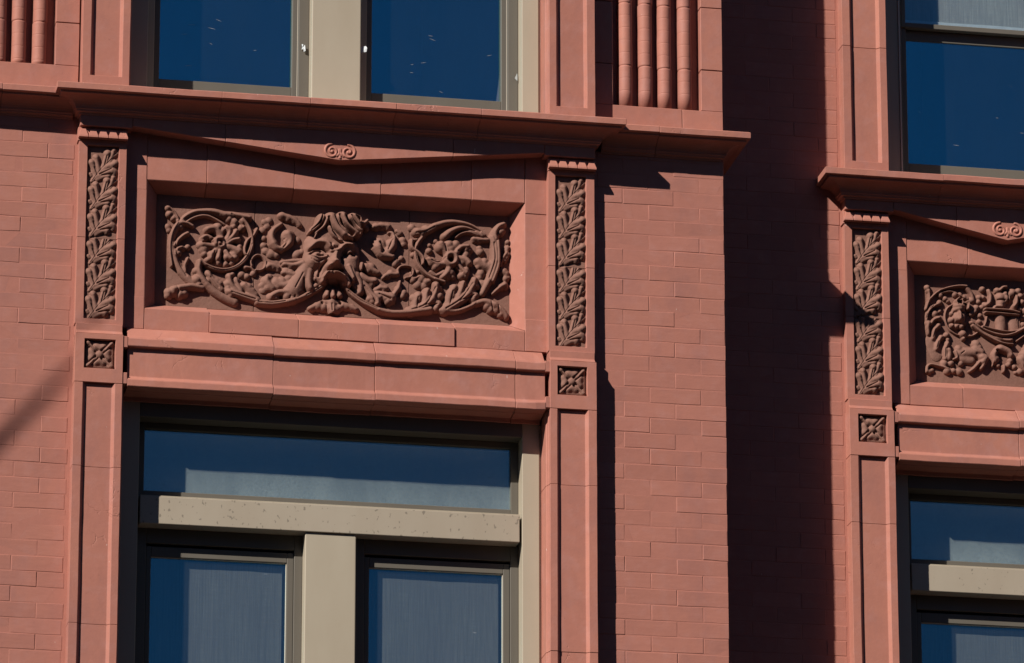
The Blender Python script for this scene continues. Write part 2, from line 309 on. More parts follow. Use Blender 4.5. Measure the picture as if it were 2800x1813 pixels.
# ornament strokes: (1 ridge / 0 groove, radius from-to, height from-to, path) in millimetres
REL_LEFT = [["acanthus_stem",[[1,19.3,13.2,20,34,[-619,156,-670,205,-702,267,-717,325,-711,376,-690,418,-670,442]],[1,7.0,6.2,36,40,[-714,229,-723,284,-724,338,-713,389,-692,427]],[1,11.4,7.9,30,38,[-697,281,-694,304,-672,316]],[1,10.6,10.6,36,36,[-668,312,-668,312]],[1,11.4,11.4,34,34,[-645,320,-645,320]],[1,11.4,11.4,34,34,[-684,291,-684,291]],[1,8.8,11.4,34,40,[-702,322,-690,345,-665,370,-647,380]],[1,6.2,7.9,26,32,[-653,206,-657,233,-649,256,-644,268]],[1,11.4,8.8,38,34,[-674,428,-648,426,-626,416]],[1,11.4,11.4,34,34,[-678,410,-678,410]],[0,4.0,4.0,9,9,[-648,188,-684,254,-699,322,-691,377]]]],["top_leaf",[[1,11.4,7.9,30,44,[-688,428,-699,459,-719,483,-739,495]],[1,11.4,11.4,44,44,[-736,491,-736,491]],[1,13.2,13.2,42,42,[-730,464,-729,464]],[1,11.4,11.4,36,36,[-712,447,-712,447]],[1,12.3,12.3,24,24,[-734,409,-734,409]],[1,10.6,10.6,22,22,[-728,393,-728,393]],[0,3.5,3.5,8,8,[-696,441,-710,467,-728,485]]]],["bottom_leaf",[[1,14.9,19.3,30,46,[-577,136,-621,141,-665,132,-704,121]],[1,17.6,17.6,46,46,[-725,108,-725,108]],[1,14.9,14.9,38,38,[-727,94,-726,94]],[1,18.5,18.5,44,44,[-677,102,-677,102]],[1,15.8,15.8,40,40,[-658,108,-657,108]],[1,19.3,19.3,48,48,[-704,112,-703,112]],[0,3.5,3.5,8,8,[-691,135,-684,113,-688,86]]]],["scroll",[[1,22.0,17.6,24,34,[-437,82,-481,98,-525,123,-560,153]],[1,17.6,14.9,34,40,[-560,153,-585,188,-596,219,-592,256]],[1,20.2,20.2,46,46,[-604,173,-604,173]],[1,15.8,15.8,40,40,[-595,150,-595,150]],[1,13.2,13.2,36,36,[-607,213,-607,214]],[1,9.7,10.6,36,38,[-590,260,-562,241,-526,228,-482,224,-439,237,-404,264,-378,306,-364,348,-367,393,-385,434,-407,460]],[0,2.6,2.6,7,7,[-562,237,-526,225,-482,222,-439,236,-404,263,-378,303,-365,348]],[1,13.2,19.3,34,40,[-681,428,-657,457,-623,478,-579,486,-531,487,-486,476]],[1,7.0,7.0,30,30,[-657,430,-627,452,-592,465,-557,466,-521,452,-486,431]],[1,19.3,13.2,40,46,[-486,477,-447,478,-407,473,-376,468]],[1,14.9,14.9,46,46,[-385,470,-385,470]],[1,18.5,18.5,44,44,[-442,448,-442,448]],[1,15.8,15.8,40,40,[-411,423,-410,423]],[1,13.2,13.2,38,38,[-444,427,-444,427]],[1,17.6,17.6,44,44,[-407,453,-407,453]],[1,15.8,15.8,42,42,[-466,460,-466,460]],[0,3.5,3.5,8,8,[-666,443,-618,473,-566,479,-513,473]],[0,3.5,3.5,10,10,[-456,479,-425,454,-407,428]]]],["tendril",[[1,9.7,7.0,34,42,[-343,420,-358,389,-384,365,-396,332,-395,304,-383,296]],[1,5.7,5.7,24,24,[-362,252,-367,270,-356,293,-337,304,-317,296,-302,274,-306,248,-325,234,-344,235]],[1,6.2,9.7,20,28,[-347,225,-369,242,-391,241]],[1,13.2,13.2,30,30,[-393,243,-392,243]],[1,14.9,14.9,28,28,[-408,210,-407,210]],[1,13.2,13.2,28,28,[-384,202,-383,202]],[1,12.3,12.3,26,26,[-355,218,-355,218]]]],["rosette",[[1,26.4,26.4,56,56,[-502,339,-501,339]],[1,13.2,13.2,48,52,[-524,338,-522,360,-498,364]],[1,14.9,14.9,60,60,[-502,339,-501,339]],[0,6.2,6.2,16,16,[-504,352,-495,339,-504,334]],[1,22.0,17.6,36,54,[-503,380,-529,408,-560,402]],[1,19.3,19.3,54,54,[-516,416,-516,416]],[1,15.8,15.8,48,48,[-492,404,-492,404]],[1,13.2,11.4,38,48,[-476,363,-463,401,-477,418]],[1,16.7,16.7,50,50,[-466,410,-465,410]],[1,10.6,14.9,38,46,[-474,354,-450,379,-435,403]],[1,12.3,12.3,48,48,[-439,389,-439,389]],[1,11.4,11.4,40,46,[-471,345,-445,361,-423,367]],[1,12.3,12.3,46,46,[-430,360,-429,360]],[1,17.6,22.0,36,40,[-467,332,-440,320,-422,312]],[1,19.3,19.3,38,38,[-440,302,-440,302]],[1,13.2,13.2,38,38,[-418,335,-418,335]],[1,13.2,14.9,38,42,[-480,308,-466,286,-457,278]],[1,15.8,15.8,44,44,[-475,283,-474,284]],[1,14.9,14.9,40,40,[-437,284,-437,284]],[1,11.4,11.4,32,32,[-414,308,-413,308]],[1,13.2,15.8,38,42,[-506,307,-510,284,-514,274]],[1,13.2,13.2,34,34,[-509,256,-509,256]],[1,12.3,12.3,32,32,[-479,251,-478,251]],[1,11.4,11.4,30,30,[-450,260,-450,260]],[1,14.9,14.9,36,42,[-523,310,-541,291,-545,272]],[1,16.7,16.7,44,44,[-543,290,-542,291]],[1,15.8,17.6,34,42,[-528,328,-559,331,-581,334]],[1,20.2,20.2,40,40,[-572,316,-571,316]],[1,14.9,14.9,36,36,[-590,333,-589,333]],[1,13.2,12.3,36,44,[-528,351,-560,372,-581,364]],[1,14.9,14.9,42,42,[-577,357,-576,357]],[1,11.4,11.4,30,30,[-558,267,-557,267]],[1,13.2,13.2,34,34,[-571,293,-571,293]],[0,4.0,4.0,14,14,[-537,360,-559,347,-581,343]],[0,4.0,4.0,14,14,[-489,381,-484,400]],[0,3.5,3.5,12,12,[-497,303,-492,271]],[0,3.5,3.5,12,12,[-528,305,-525,269]]]],["spray",[[1,15.8,13.2,26,34,[-494,134,-525,164,-552,199]],[1,13.2,13.2,34,34,[-557,205,-556,205]],[1,14.9,14.9,30,30,[-539,181,-538,181]],[1,16.7,16.7,34,34,[-519,169,-518,169]],[1,13.2,13.2,32,32,[-501,163,-501,163]],[1,13.2,13.2,26,26,[-552,176,-551,176]],[0,3.1,3.1,7,7,[-507,142,-543,186]],[1,19.3,14.9,30,40,[-338,96,-384,109,-424,116,-459,125]],[1,14.9,14.9,40,40,[-464,127,-463,127]],[1,13.2,13.2,36,36,[-452,109,-452,109]],[1,14.9,14.9,36,36,[-446,132,-446,132]],[1,15.8,13.2,26,36,[-415,121,-451,159,-462,195]],[1,13.2,13.2,36,36,[-462,200,-462,200]],[1,10.6,10.6,34,34,[-447,208,-447,208]],[1,14.9,14.9,34,34,[-468,163,-468,163]],[1,12.3,12.3,32,32,[-466,145,-466,145]],[1,11.4,9.7,26,32,[-407,135,-425,166,-432,188]],[1,14.1,14.1,32,32,[-429,179,-429,179]],[1,20.2,15.8,24,34,[-350,120,-372,137,-394,161]],[1,14.9,14.9,34,34,[-398,160,-398,160]],[1,15.8,15.8,34,34,[-376,155,-376,155]],[1,15.8,15.8,30,30,[-363,138,-362,138]],[0,3.5,3.5,9,9,[-345,98,-398,110,-450,123]]]]]
REL_MID = [["crescent",[[1,9.7,22.0,26,44,[-235,452,-270,420,-278,385,-269,358]],[1,22.0,9.7,44,34,[-269,358,-256,339,-234,338,-216,357]],[1,11.4,22.9,36,46,[-216,343,-194,372,-206,404]],[1,24.6,24.6,46,46,[-204,399,-203,399]],[1,6.2,8.8,30,40,[-256,332,-234,326,-212,353,-217,376]],[0,4.4,4.4,12,12,[-221,380,-212,362,-225,343]]]],["crescent_leaf",[[1,11.4,11.4,18,18,[-308,459,-308,459]],[1,13.2,13.2,20,20,[-288,467,-288,467]],[1,13.2,13.2,20,20,[-316,420,-316,420]],[1,11.4,11.4,18,18,[-297,439,-296,439]],[1,10.6,10.6,18,18,[-311,383,-311,383]],[1,11.4,11.4,20,20,[-311,351,-310,351]],[1,13.2,13.2,20,20,[-302,326,-301,326]],[1,17.6,17.6,24,24,[-278,314,-277,314]],[1,13.2,13.2,22,22,[-255,309,-255,309]],[1,14.9,13.2,30,24,[-238,491,-205,487,-169,470,-154,453]],[1,15.8,15.8,36,36,[-231,490,-231,490]],[1,15.8,15.8,32,32,[-205,482,-204,482]],[1,14.9,14.9,28,28,[-178,474,-178,474]],[1,13.2,13.2,20,20,[-164,384,-163,384]],[1,19.3,19.3,26,26,[-163,319,-163,319]],[1,13.2,13.2,24,24,[-141,330,-141,330]]]],["feather_leaf",[[1,14.9,9.7,26,22,[-132,289,-176,286,-229,278]],[1,13.2,13.2,26,26,[-202,262,-202,262]],[1,14.9,14.9,30,30,[-171,262,-171,262]],[1,14.9,14.9,34,34,[-140,270,-140,270]],[1,16.7,10.6,30,22,[-140,229,-175,225,-224,231]],[1,15.8,15.8,26,26,[-210,238,-210,238]],[1,15.8,15.8,26,26,[-197,207,-196,207]],[1,17.6,17.6,30,30,[-171,218,-170,218]],[1,14.9,14.9,28,28,[-193,235,-192,235]],[1,22.0,13.2,28,20,[-188,176,-232,173,-258,185]],[1,19.3,19.3,26,26,[-254,186,-253,186]],[1,17.6,17.6,26,26,[-228,192,-227,192]],[1,15.8,15.8,24,24,[-245,168,-244,168]],[1,17.6,17.6,26,26,[-214,170,-214,170]],[1,17.6,11.4,24,26,[-271,157,-293,183,-294,206]],[1,19.3,19.3,28,28,[-298,187,-297,187]],[1,13.2,13.2,24,24,[-285,206,-284,206]],[1,15.8,15.8,24,24,[-289,160,-288,160]],[1,11.4,11.4,18,18,[-317,166,-317,166]],[1,13.2,13.2,16,16,[-310,145,-310,145]],[1,13.2,10.6,28,22,[-294,252,-272,262,-246,250]],[1,14.9,14.9,30,30,[-286,259,-285,259]],[1,14.9,14.9,28,28,[-268,255,-268,255]],[1,11.4,11.4,20,20,[-246,245,-245,245]]]],["stalk",[[1,17.6,15.8,30,44,[-336,86,-279,83,-222,92,-174,104]],[1,14.9,11.4,40,30,[-200,94,-147,117,-104,142,-69,165,-34,192]],[0,2.6,2.6,10,10,[-332,88,-270,86,-213,96]],[0,2.6,2.6,8,8,[-121,130,-73,160,-38,188]]]]]
REL_FACE = [["cheek_leaf",[[1,19.3,11.4,40,44,[75,276,84,240,82,203]],[1,13.2,13.2,44,44,[80,199,80,199]],[1,10.6,10.6,34,34,[119,274,119,274]],[1,11.4,7.0,36,40,[123,288,119,261]],[1,26.4,15.8,38,40,[97,232,115,192,115,155]],[1,14.9,14.9,42,42,[120,160,120,160]],[1,14.9,14.9,40,40,[102,150,103,150]],[1,15.8,15.8,38,38,[98,181,98,182]]]],["mouth_teeth",[[1,13.2,15.8,26,38,[-26,155,-32,134]],[1,13.2,15.8,30,40,[-4,159,-4,132]],[1,13.2,15.8,26,36,[16,158,26,138]],[0,2.6,2.6,14,14,[-17,156,-19,126]],[0,2.6,2.6,14,14,[8,158,12,128]]]],["beard_tuft",[[1,14.9,11.4,22,26,[-8,106,-52,101,-104,73]],[1,14.9,11.4,22,26,[-8,106,36,104,98,81]],[1,13.2,13.2,28,28,[-93,74,-93,74]],[1,17.6,17.6,34,34,[-69,84,-69,84]],[1,17.6,17.6,34,34,[-43,81,-42,81]],[1,26.4,17.6,32,42,[-8,106,-7,61]],[1,17.6,17.6,38,38,[-18,78,-18,78]],[1,17.6,17.6,38,38,[10,76,11,76]],[1,15.8,15.8,34,34,[32,90,33,91]],[1,15.8,15.8,30,30,[56,92,57,92]],[1,14.9,14.9,26,26,[81,89,81,89]],[1,11.4,11.4,22,22,[101,81,101,81]],[0,6.2,6.2,34,34,[-50,103,-49,101]],[0,6.2,6.2,34,34,[29,105,30,103]],[0,3.5,3.5,10,10,[-8,97,-7,65]],[0,2.6,2.6,8,8,[-32,87,-29,64]]]],["mask_face",[[1,108.7,85.8,36,40,[-25,346,-25,298,-13,275]],[1,48.1,48.1,32,36,[-86,366,-94,282]],[1,52.6,48.1,34,34,[61,352,68,268]],[1,62.9,57.2,34,34,[-55,407,26,403]],[1,34.3,28.6,36,36,[-64,218,-52,201]],[1,32.0,28.6,36,34,[45,225,51,202]],[2,14.9,14.9,15,15,[-111,340,-83,367,-43,370,-22,352]],[2,14.9,14.9,-16,-16,[-106,328,-71,336,-39,324]],[2,4.6,4.6,13,13,[-115,316,-88,333,-60,332,-35,311]],[2,11.4,11.4,11,11,[-82,316,-62,316]],[2,5.1,5.1,-12,-12,[-66,320,-62,319]],[2,4.0,4.0,7,7,[-105,304,-71,296,-39,304]],[2,11.4,11.4,8,8,[-4,360,3,357]],[2,6.3,6.3,9,9,[-18,330,15,338]],[2,5.1,5.1,-8,-8,[-18,364,-14,338]],[2,11.4,11.4,15,15,[21,340,44,367,75,366]],[2,15.4,15.4,-18,-18,[44,322,84,328]],[2,4.0,4.0,13,13,[53,326,68,335,85,328]],[2,8.0,8.0,9,9,[64,322,70,321]],[2,13.7,13.7,17,17,[5,321,-2,291]],[2,17.7,17.7,44,44,[-4,271,4,271]],[2,16.0,16.0,12,12,[-20,281,-30,262]],[2,10.3,10.3,18,18,[-26,258,-23,256]],[2,9.2,9.2,15,15,[24,266,27,264]],[2,7.4,7.4,-30,-30,[-24,241,4,240,30,246]],[2,6.9,6.9,-14,-14,[30,308,33,278]],[2,24.0,24.0,10,10,[-96,288,-82,282]],[2,6.3,6.3,-18,-18,[-37,284,-60,253,-72,215]],[2,3.4,3.4,-6,-6,[-105,290,-82,277,-59,287]],[1,12.6,20.6,44,56,[-55,190,-41,218,-13,230]],[1,20.6,13.7,56,46,[-13,230,28,223,57,198,64,183]],[2,6.3,6.3,12,12,[-50,207,-30,234,5,230,40,212]],[2,5.1,5.1,-8,-8,[-13,241,-11,228]],[1,17.2,16.0,40,46,[62,268,81,215]],[1,12.6,12.6,48,48,[81,205,81,205]]]],["mask_hair",[[1,22.9,8.6,52,46,[-61,484,-78,450,-113,414]],[1,13.7,5.7,48,44,[-39,474,-54,440,-89,409]],[1,8.0,5.1,44,42,[-82,411,-92,388]],[1,37.8,26.3,54,56,[-18,481,3,444,37,409]],[1,26.3,10.3,56,50,[37,409,73,393]],[1,33.2,19.5,58,56,[30,490,54,447,95,418]],[1,28.6,12.6,58,54,[76,490,99,462,112,429]],[1,17.2,8.6,50,46,[-26,436,-8,401,29,378]],[1,5.7,5.1,60,60,[83,498,106,489,112,469]],[0,4.6,4.6,26,26,[-31,483,-16,436,26,390]],[0,5.1,5.1,34,34,[18,500,32,457,79,414]],[0,4.6,4.6,28,28,[44,497,61,459,108,424]],[0,4.0,4.0,24,24,[70,497,89,467,113,438]],[0,3.4,3.4,16,16,[-4,494,14,450,56,406]],[0,3.4,3.4,16,16,[-57,494,-71,457,-106,422]],[0,3.4,3.4,12,12,[-14,418,15,387]]]],["temple_leaf",[[1,12.6,8.0,44,36,[118,469,135,476,145,490]],[1,13.7,13.7,40,40,[126,464,127,464]],[1,11.4,11.4,34,34,[141,455,141,456]]]],["beard_leaf",[[1,32.0,48.1,42,46,[-125,256,-150,201,-177,152]],[1,19.5,19.5,46,46,[-207,120,-207,120]],[1,17.2,17.2,46,46,[-186,105,-185,105]],[1,18.3,18.3,44,44,[-162,122,-162,122]],[1,17.2,17.2,44,44,[-148,148,-148,148]],[1,17.2,16.0,36,42,[-204,141,-246,134,-274,117]],[1,17.2,17.2,42,42,[-276,112,-275,112]],[1,14.9,14.9,40,40,[-256,110,-256,110]],[1,18.3,11.4,36,30,[-138,279,-174,265,-220,268]],[1,14.9,14.9,36,36,[-191,261,-190,261]],[1,14.9,14.9,38,38,[-161,266,-160,266]],[1,16.0,16.0,42,42,[-129,274,-128,274]],[1,25.2,20.6,44,50,[-110,239,-113,191,-106,162]],[1,13.7,13.7,52,52,[-84,205,-84,205]],[1,13.7,13.7,48,48,[-80,174,-79,174]],[1,16.0,16.0,48,48,[-102,153,-102,153]],[1,14.9,14.9,46,46,[-121,173,-120,173]],[0,4.6,4.6,14,14,[-134,202,-131,155]],[0,3.4,3.4,8,8,[-139,226,-172,158]],[0,3.4,3.4,8,8,[-93,228,-95,169]],[0,2.9,2.9,10,10,[-174,98,-172,122]],[0,2.9,2.9,10,10,[-197,100,-192,121]]]]]
REL_RMID = [["crescent",[[1,27.3,27.3,46,46,[202,384,202,384]],[1,27.3,13.2,46,34,[195,370,213,339,258,330]],[1,9.7,7.9,34,28,[213,334,240,327,264,337]],[1,22.0,11.4,34,44,[240,354,262,383,264,420]],[1,22.9,22.9,42,42,[253,387,253,387]],[1,13.2,6.2,42,34,[266,411,257,438,243,442]],[1,15.8,15.8,42,42,[240,361,240,361]],[0,6.2,6.2,20,20,[204,393,217,371,213,348]],[0,3.5,3.5,10,10,[257,406,240,363]]]],["crescent_leaf",[[1,13.2,12.3,30,26,[172,465,208,474,243,474]],[1,14.9,14.9,34,34,[186,468,186,468]],[1,14.9,14.9,32,32,[212,472,213,472]],[1,14.9,14.9,30,30,[239,469,239,469]],[1,8.8,7.9,24,22,[279,454,295,441]],[1,11.4,11.4,24,24,[292,445,293,445]],[1,13.2,13.2,24,24,[306,414,306,414]],[1,11.4,11.4,22,22,[310,396,311,396]],[1,10.6,10.6,22,22,[300,330,300,330]],[1,14.1,14.1,28,28,[275,310,276,310]],[1,10.6,10.6,24,24,[271,301,272,301]]]],["feather_leaf",[[1,19.3,13.2,30,26,[143,279,169,267,196,255]],[1,17.6,17.6,34,34,[165,280,165,280]],[1,14.9,14.9,32,32,[154,264,154,264]],[1,13.2,13.2,28,28,[178,261,179,261]],[1,23.7,14.9,34,38,[121,232,152,216,183,213]],[1,19.3,19.3,38,38,[165,212,166,212]],[1,14.9,14.9,38,38,[181,217,181,217]],[1,13.2,13.2,34,34,[170,198,170,198]],[1,14.9,12.3,26,32,[188,176,210,187,232,184]],[1,14.1,14.1,32,32,[205,191,206,191]],[1,12.3,12.3,30,30,[232,186,232,186]],[1,11.4,11.4,28,28,[221,174,221,174]],[1,7.9,11.4,22,30,[218,233,240,251,280,253]],[1,13.2,13.2,30,30,[254,258,254,259]],[1,11.4,11.4,26,26,[240,244,241,244]],[1,5.7,5.7,26,26,[289,252,284,274,298,291,324,295,347,290,353,267,342,246,320,240]],[1,13.2,7.0,30,30,[263,154,285,187,294,220]],[1,13.2,13.2,32,32,[287,187,288,187]],[1,14.1,14.1,26,26,[312,170,312,170]],[1,11.4,11.4,24,24,[307,156,308,156]]]],["stalk",[[1,11.4,14.9,34,40,[42,195,64,164,100,134,144,107,197,83]],[1,14.9,18.5,40,46,[197,83,259,73,326,78,374,87,427,97]],[0,2.6,2.6,9,9,[64,160,117,120,197,86]]]],["beard_leaf",[[1,26.4,17.6,34,46,[121,200,152,170,170,134]],[1,22.0,15.8,40,50,[166,148,188,131,193,108]],[1,14.9,14.9,50,50,[193,108,193,108]],[1,14.9,14.9,46,46,[170,118,171,118]],[1,14.1,14.1,44,44,[155,129,155,129]],[1,15.8,15.8,44,44,[201,141,202,141]],[1,17.6,20.2,34,44,[192,158,228,152,259,144]],[1,17.6,17.6,46,46,[254,149,255,149]],[1,15.8,15.8,42,42,[241,125,242,125]],[1,13.2,13.2,42,42,[259,130,259,131]],[1,15.8,15.8,40,40,[228,138,228,138]],[0,3.5,3.5,10,10,[134,187,170,143,184,112]],[0,3.5,3.5,9,9,[201,154,250,135]]]]]
REL_RIGHT = [["fan_leaf",[[1,26.4,20.2,34,44,[339,85,392,107,436,146]],[1,14.9,17.6,36,48,[427,132,449,174,454,211]],[1,14.9,14.9,48,48,[454,214,454,214]],[1,13.2,13.2,46,46,[467,198,467,198]],[1,16.7,16.7,46,46,[469,162,470,162]],[1,11.4,11.4,44,44,[472,169,472,169]],[1,17.6,17.6,46,46,[463,125,463,125]],[1,14.9,14.9,42,42,[454,106,454,106]],[1,26.4,26.4,46,46,[436,142,436,142]],[1,17.6,14.9,34,42,[405,121,409,163,416,186]],[1,15.8,15.8,40,40,[412,181,412,181]],[1,20.2,15.8,28,34,[361,100,365,137,378,161]],[1,15.8,15.8,32,32,[358,150,359,150]],[1,15.8,15.8,34,34,[378,163,379,163]],[1,17.6,17.6,34,34,[374,147,374,147]],[0,4.0,4.0,11,11,[348,92,410,122,449,197]],[0,3.5,3.5,9,9,[405,117,458,124]],[0,3.1,3.1,8,8,[370,105,374,151]]]],["fan_leaf",[[1,26.4,22.0,34,46,[490,101,543,134,596,179]],[1,17.6,17.6,38,50,[587,169,614,212,625,245]],[1,14.1,14.1,50,50,[625,247,625,247]],[1,15.8,15.8,48,48,[632,218,632,218]],[1,17.6,17.6,48,48,[627,174,628,174]],[1,15.8,15.8,44,44,[618,157,619,157]],[1,24.6,24.6,48,48,[605,193,605,193]],[1,15.8,13.2,34,42,[552,162,569,205,576,230]],[1,13.2,13.2,42,42,[574,226,574,226]],[1,13.2,13.2,38,38,[565,209,565,209]],[1,22.0,17.6,28,36,[507,128,520,179,538,208]],[1,17.6,17.6,36,36,[534,203,534,203]],[1,19.3,19.3,34,34,[525,174,525,175]],[1,10.6,10.6,46,46,[632,241,632,241]],[0,4.0,4.0,11,11,[498,106,565,154,614,226]],[0,3.5,3.5,9,9,[560,145,623,176]],[0,3.1,3.1,8,8,[516,128,529,189]],[1,11.4,8.8,30,34,[472,98,534,97,596,119,636,145]]]],["scroll",[[1,9.7,9.7,32,36,[390,428,368,395,362,353,373,308,400,272,440,245,491,230]],[0,2.6,2.6,7,7,[366,381,364,348,375,308,404,270,444,244]],[1,10.6,17.6,36,44,[671,456,622,490,568,505,506,505,448,485]],[1,17.6,20.2,44,46,[448,485,408,460,372,455]],[1,17.6,17.6,44,44,[364,454,364,454]],[1,14.9,14.9,34,34,[346,474,346,474]],[1,17.6,17.6,44,44,[390,447,391,447]],[1,15.8,15.8,44,44,[408,471,408,471]],[1,8.8,20.2,34,44,[658,450,609,477,564,484,519,464,493,440]],[1,15.8,15.8,44,44,[490,439,491,439]],[1,7.0,6.2,30,26,[640,454,600,467,564,458,540,438]],[0,4.0,4.0,11,11,[649,470,595,493,533,493,470,475]],[0,3.5,3.5,9,9,[627,471,577,477,533,458]],[0,3.5,3.5,8,8,[444,478,399,452,364,447]]]],["tendril",[[1,11.4,7.9,34,42,[344,412,346,379,377,356,395,332,394,306]],[1,8.8,7.0,26,26,[368,418,346,412,339,388,351,370]],[1,10.6,10.6,24,24,[353,348,353,348]],[1,7.0,7.0,22,24,[342,264,351,237,378,248]],[1,14.1,14.1,30,30,[354,233,354,233]],[1,17.6,17.6,28,28,[387,239,387,239]],[1,14.9,14.9,28,28,[409,227,410,227]],[1,17.6,17.6,26,26,[374,213,374,213]],[1,15.8,15.8,24,24,[400,208,401,208]],[1,11.4,11.4,26,26,[422,232,423,232]],[1,8.8,8.8,20,20,[373,271,374,271]]]],["rosette",[[1,14.9,14.9,50,50,[498,334,506,355,529,359,542,341,536,318,513,309,498,325]],[0,11.4,11.4,30,30,[515,337,520,333]],[1,20.2,19.3,36,50,[502,366,484,388,475,402]],[1,22.0,22.0,50,50,[475,390,476,390]],[1,20.2,20.2,48,48,[511,404,511,404]],[1,18.5,18.5,46,46,[542,406,542,406]],[1,20.2,20.2,44,44,[520,386,520,386]],[1,15.8,13.2,40,50,[542,364,564,393,596,398]],[1,17.6,17.6,50,50,[587,388,587,388]],[1,12.3,12.3,46,46,[604,384,605,384]],[1,19.3,17.6,38,46,[556,342,587,335,600,322]],[1,17.6,17.6,42,42,[587,362,587,362]],[1,15.8,15.8,44,44,[596,322,596,322]],[1,19.3,19.3,44,44,[573,329,574,329]],[1,17.6,15.8,38,44,[547,314,569,288,587,275]],[1,15.8,15.8,42,42,[587,289,587,289]],[1,15.8,15.8,40,40,[569,265,570,265]],[1,11.4,11.4,38,38,[585,261,585,261]],[1,19.3,13.2,34,40,[516,307,507,279,489,255]],[1,17.6,17.6,38,38,[500,260,500,260]],[1,17.6,17.6,40,40,[520,275,520,275]],[1,13.2,13.2,34,34,[480,250,480,250]],[1,10.6,10.6,30,30,[529,258,530,258]],[1,17.6,12.3,30,38,[498,315,458,313,422,331]],[1,19.3,19.3,38,38,[435,321,436,321]],[1,19.3,19.3,40,40,[462,308,462,308]],[1,14.9,14.9,38,38,[453,299,454,299]],[1,12.3,12.3,30,30,[424,371,424,371]],[1,8.8,8.8,24,24,[453,418,453,418]],[1,7.9,7.9,22,22,[426,398,426,398]],[1,10.6,8.8,26,30,[489,278,453,257,431,274]],[0,3.5,3.5,12,12,[493,338,462,318,435,325]],[0,3.5,3.5,12,12,[493,403,498,371]],[0,3.5,3.5,12,12,[551,374,578,385]],[0,3.5,3.5,12,12,[542,309,569,278]]]],["acanthus_stem",[[1,17.6,20.2,36,44,[707,449,716,403,716,338]],[1,22.0,15.8,44,34,[716,338,698,268,676,221,661,188]],[1,8.8,10.6,44,44,[730,432,734,367,730,312,707,246]],[1,26.4,17.6,30,36,[694,309,658,321,640,334]],[1,16.7,16.7,38,38,[645,334,645,334]],[1,15.8,15.8,40,40,[672,336,672,336]],[1,14.9,14.9,42,42,[694,323,694,323]],[1,12.3,12.3,32,32,[645,311,645,311]],[1,16.7,16.7,34,34,[654,279,654,279]],[1,13.2,13.2,30,30,[649,260,650,260]],[1,17.6,17.6,32,32,[658,233,659,233]],[1,11.4,11.4,26,26,[652,210,652,210]],[1,13.2,11.4,30,30,[685,438,654,436,622,439]],[1,14.9,14.9,32,32,[645,436,645,436]],[1,11.4,11.4,28,28,[627,434,627,434]],[1,14.9,14.9,28,28,[654,381,654,381]],[1,9.7,9.7,24,24,[649,399,650,399]],[0,4.4,4.4,10,10,[712,421,716,343,690,258]]]],["top_leaf",[[1,17.6,13.2,38,44,[721,440,716,472,734,501,756,512]],[1,11.4,11.4,42,42,[756,510,757,510]],[1,15.8,15.8,42,42,[741,476,741,476]],[1,11.4,11.4,38,38,[752,484,752,484]],[1,17.6,17.6,42,42,[716,463,717,463]],[1,13.2,13.2,36,36,[703,448,703,448]],[0,3.5,3.5,8,8,[725,459,734,488]]]],["bottom_leaf",[[1,14.9,20.2,34,46,[636,142,676,150,716,136]],[1,20.2,13.2,46,40,[716,136,752,110,770,84]],[1,15.8,15.8,44,44,[681,129,681,129]],[1,16.7,16.7,42,42,[699,116,699,116]],[1,15.8,15.8,42,42,[725,114,726,114]],[1,15.8,15.8,40,40,[745,99,746,99]],[1,11.4,11.4,36,36,[770,89,770,89]],[0,3.5,3.5,9,9,[699,149,708,112]],[0,3.5,3.5,9,9,[730,132,736,100]]]],["side_spray",[[1,6.2,8.8,24,30,[743,322,752,354,770,383]],[1,11.4,11.4,28,28,[774,407,775,407]],[1,10.6,10.6,28,28,[770,395,770,395]],[1,11.4,11.4,30,30,[777,375,777,375]],[1,9.7,9.7,28,28,[770,360,770,360]],[1,9.7,9.7,22,22,[777,435,777,435]],[1,8.8,8.8,26,26,[761,346,761,346]],[1,6.2,13.2,26,36,[707,190,739,220,761,235]],[1,14.9,14.9,36,36,[761,231,761,231]],[1,10.6,10.6,34,34,[765,226,766,226]],[1,13.2,13.2,32,32,[743,225,744,225]],[1,17.6,17.6,34,34,[756,295,757,295]],[1,13.2,13.2,34,34,[770,286,770,286]],[1,14.1,14.1,32,32,[765,263,766,263]],[1,9.7,9.7,28,28,[779,269,779,269]]]]]
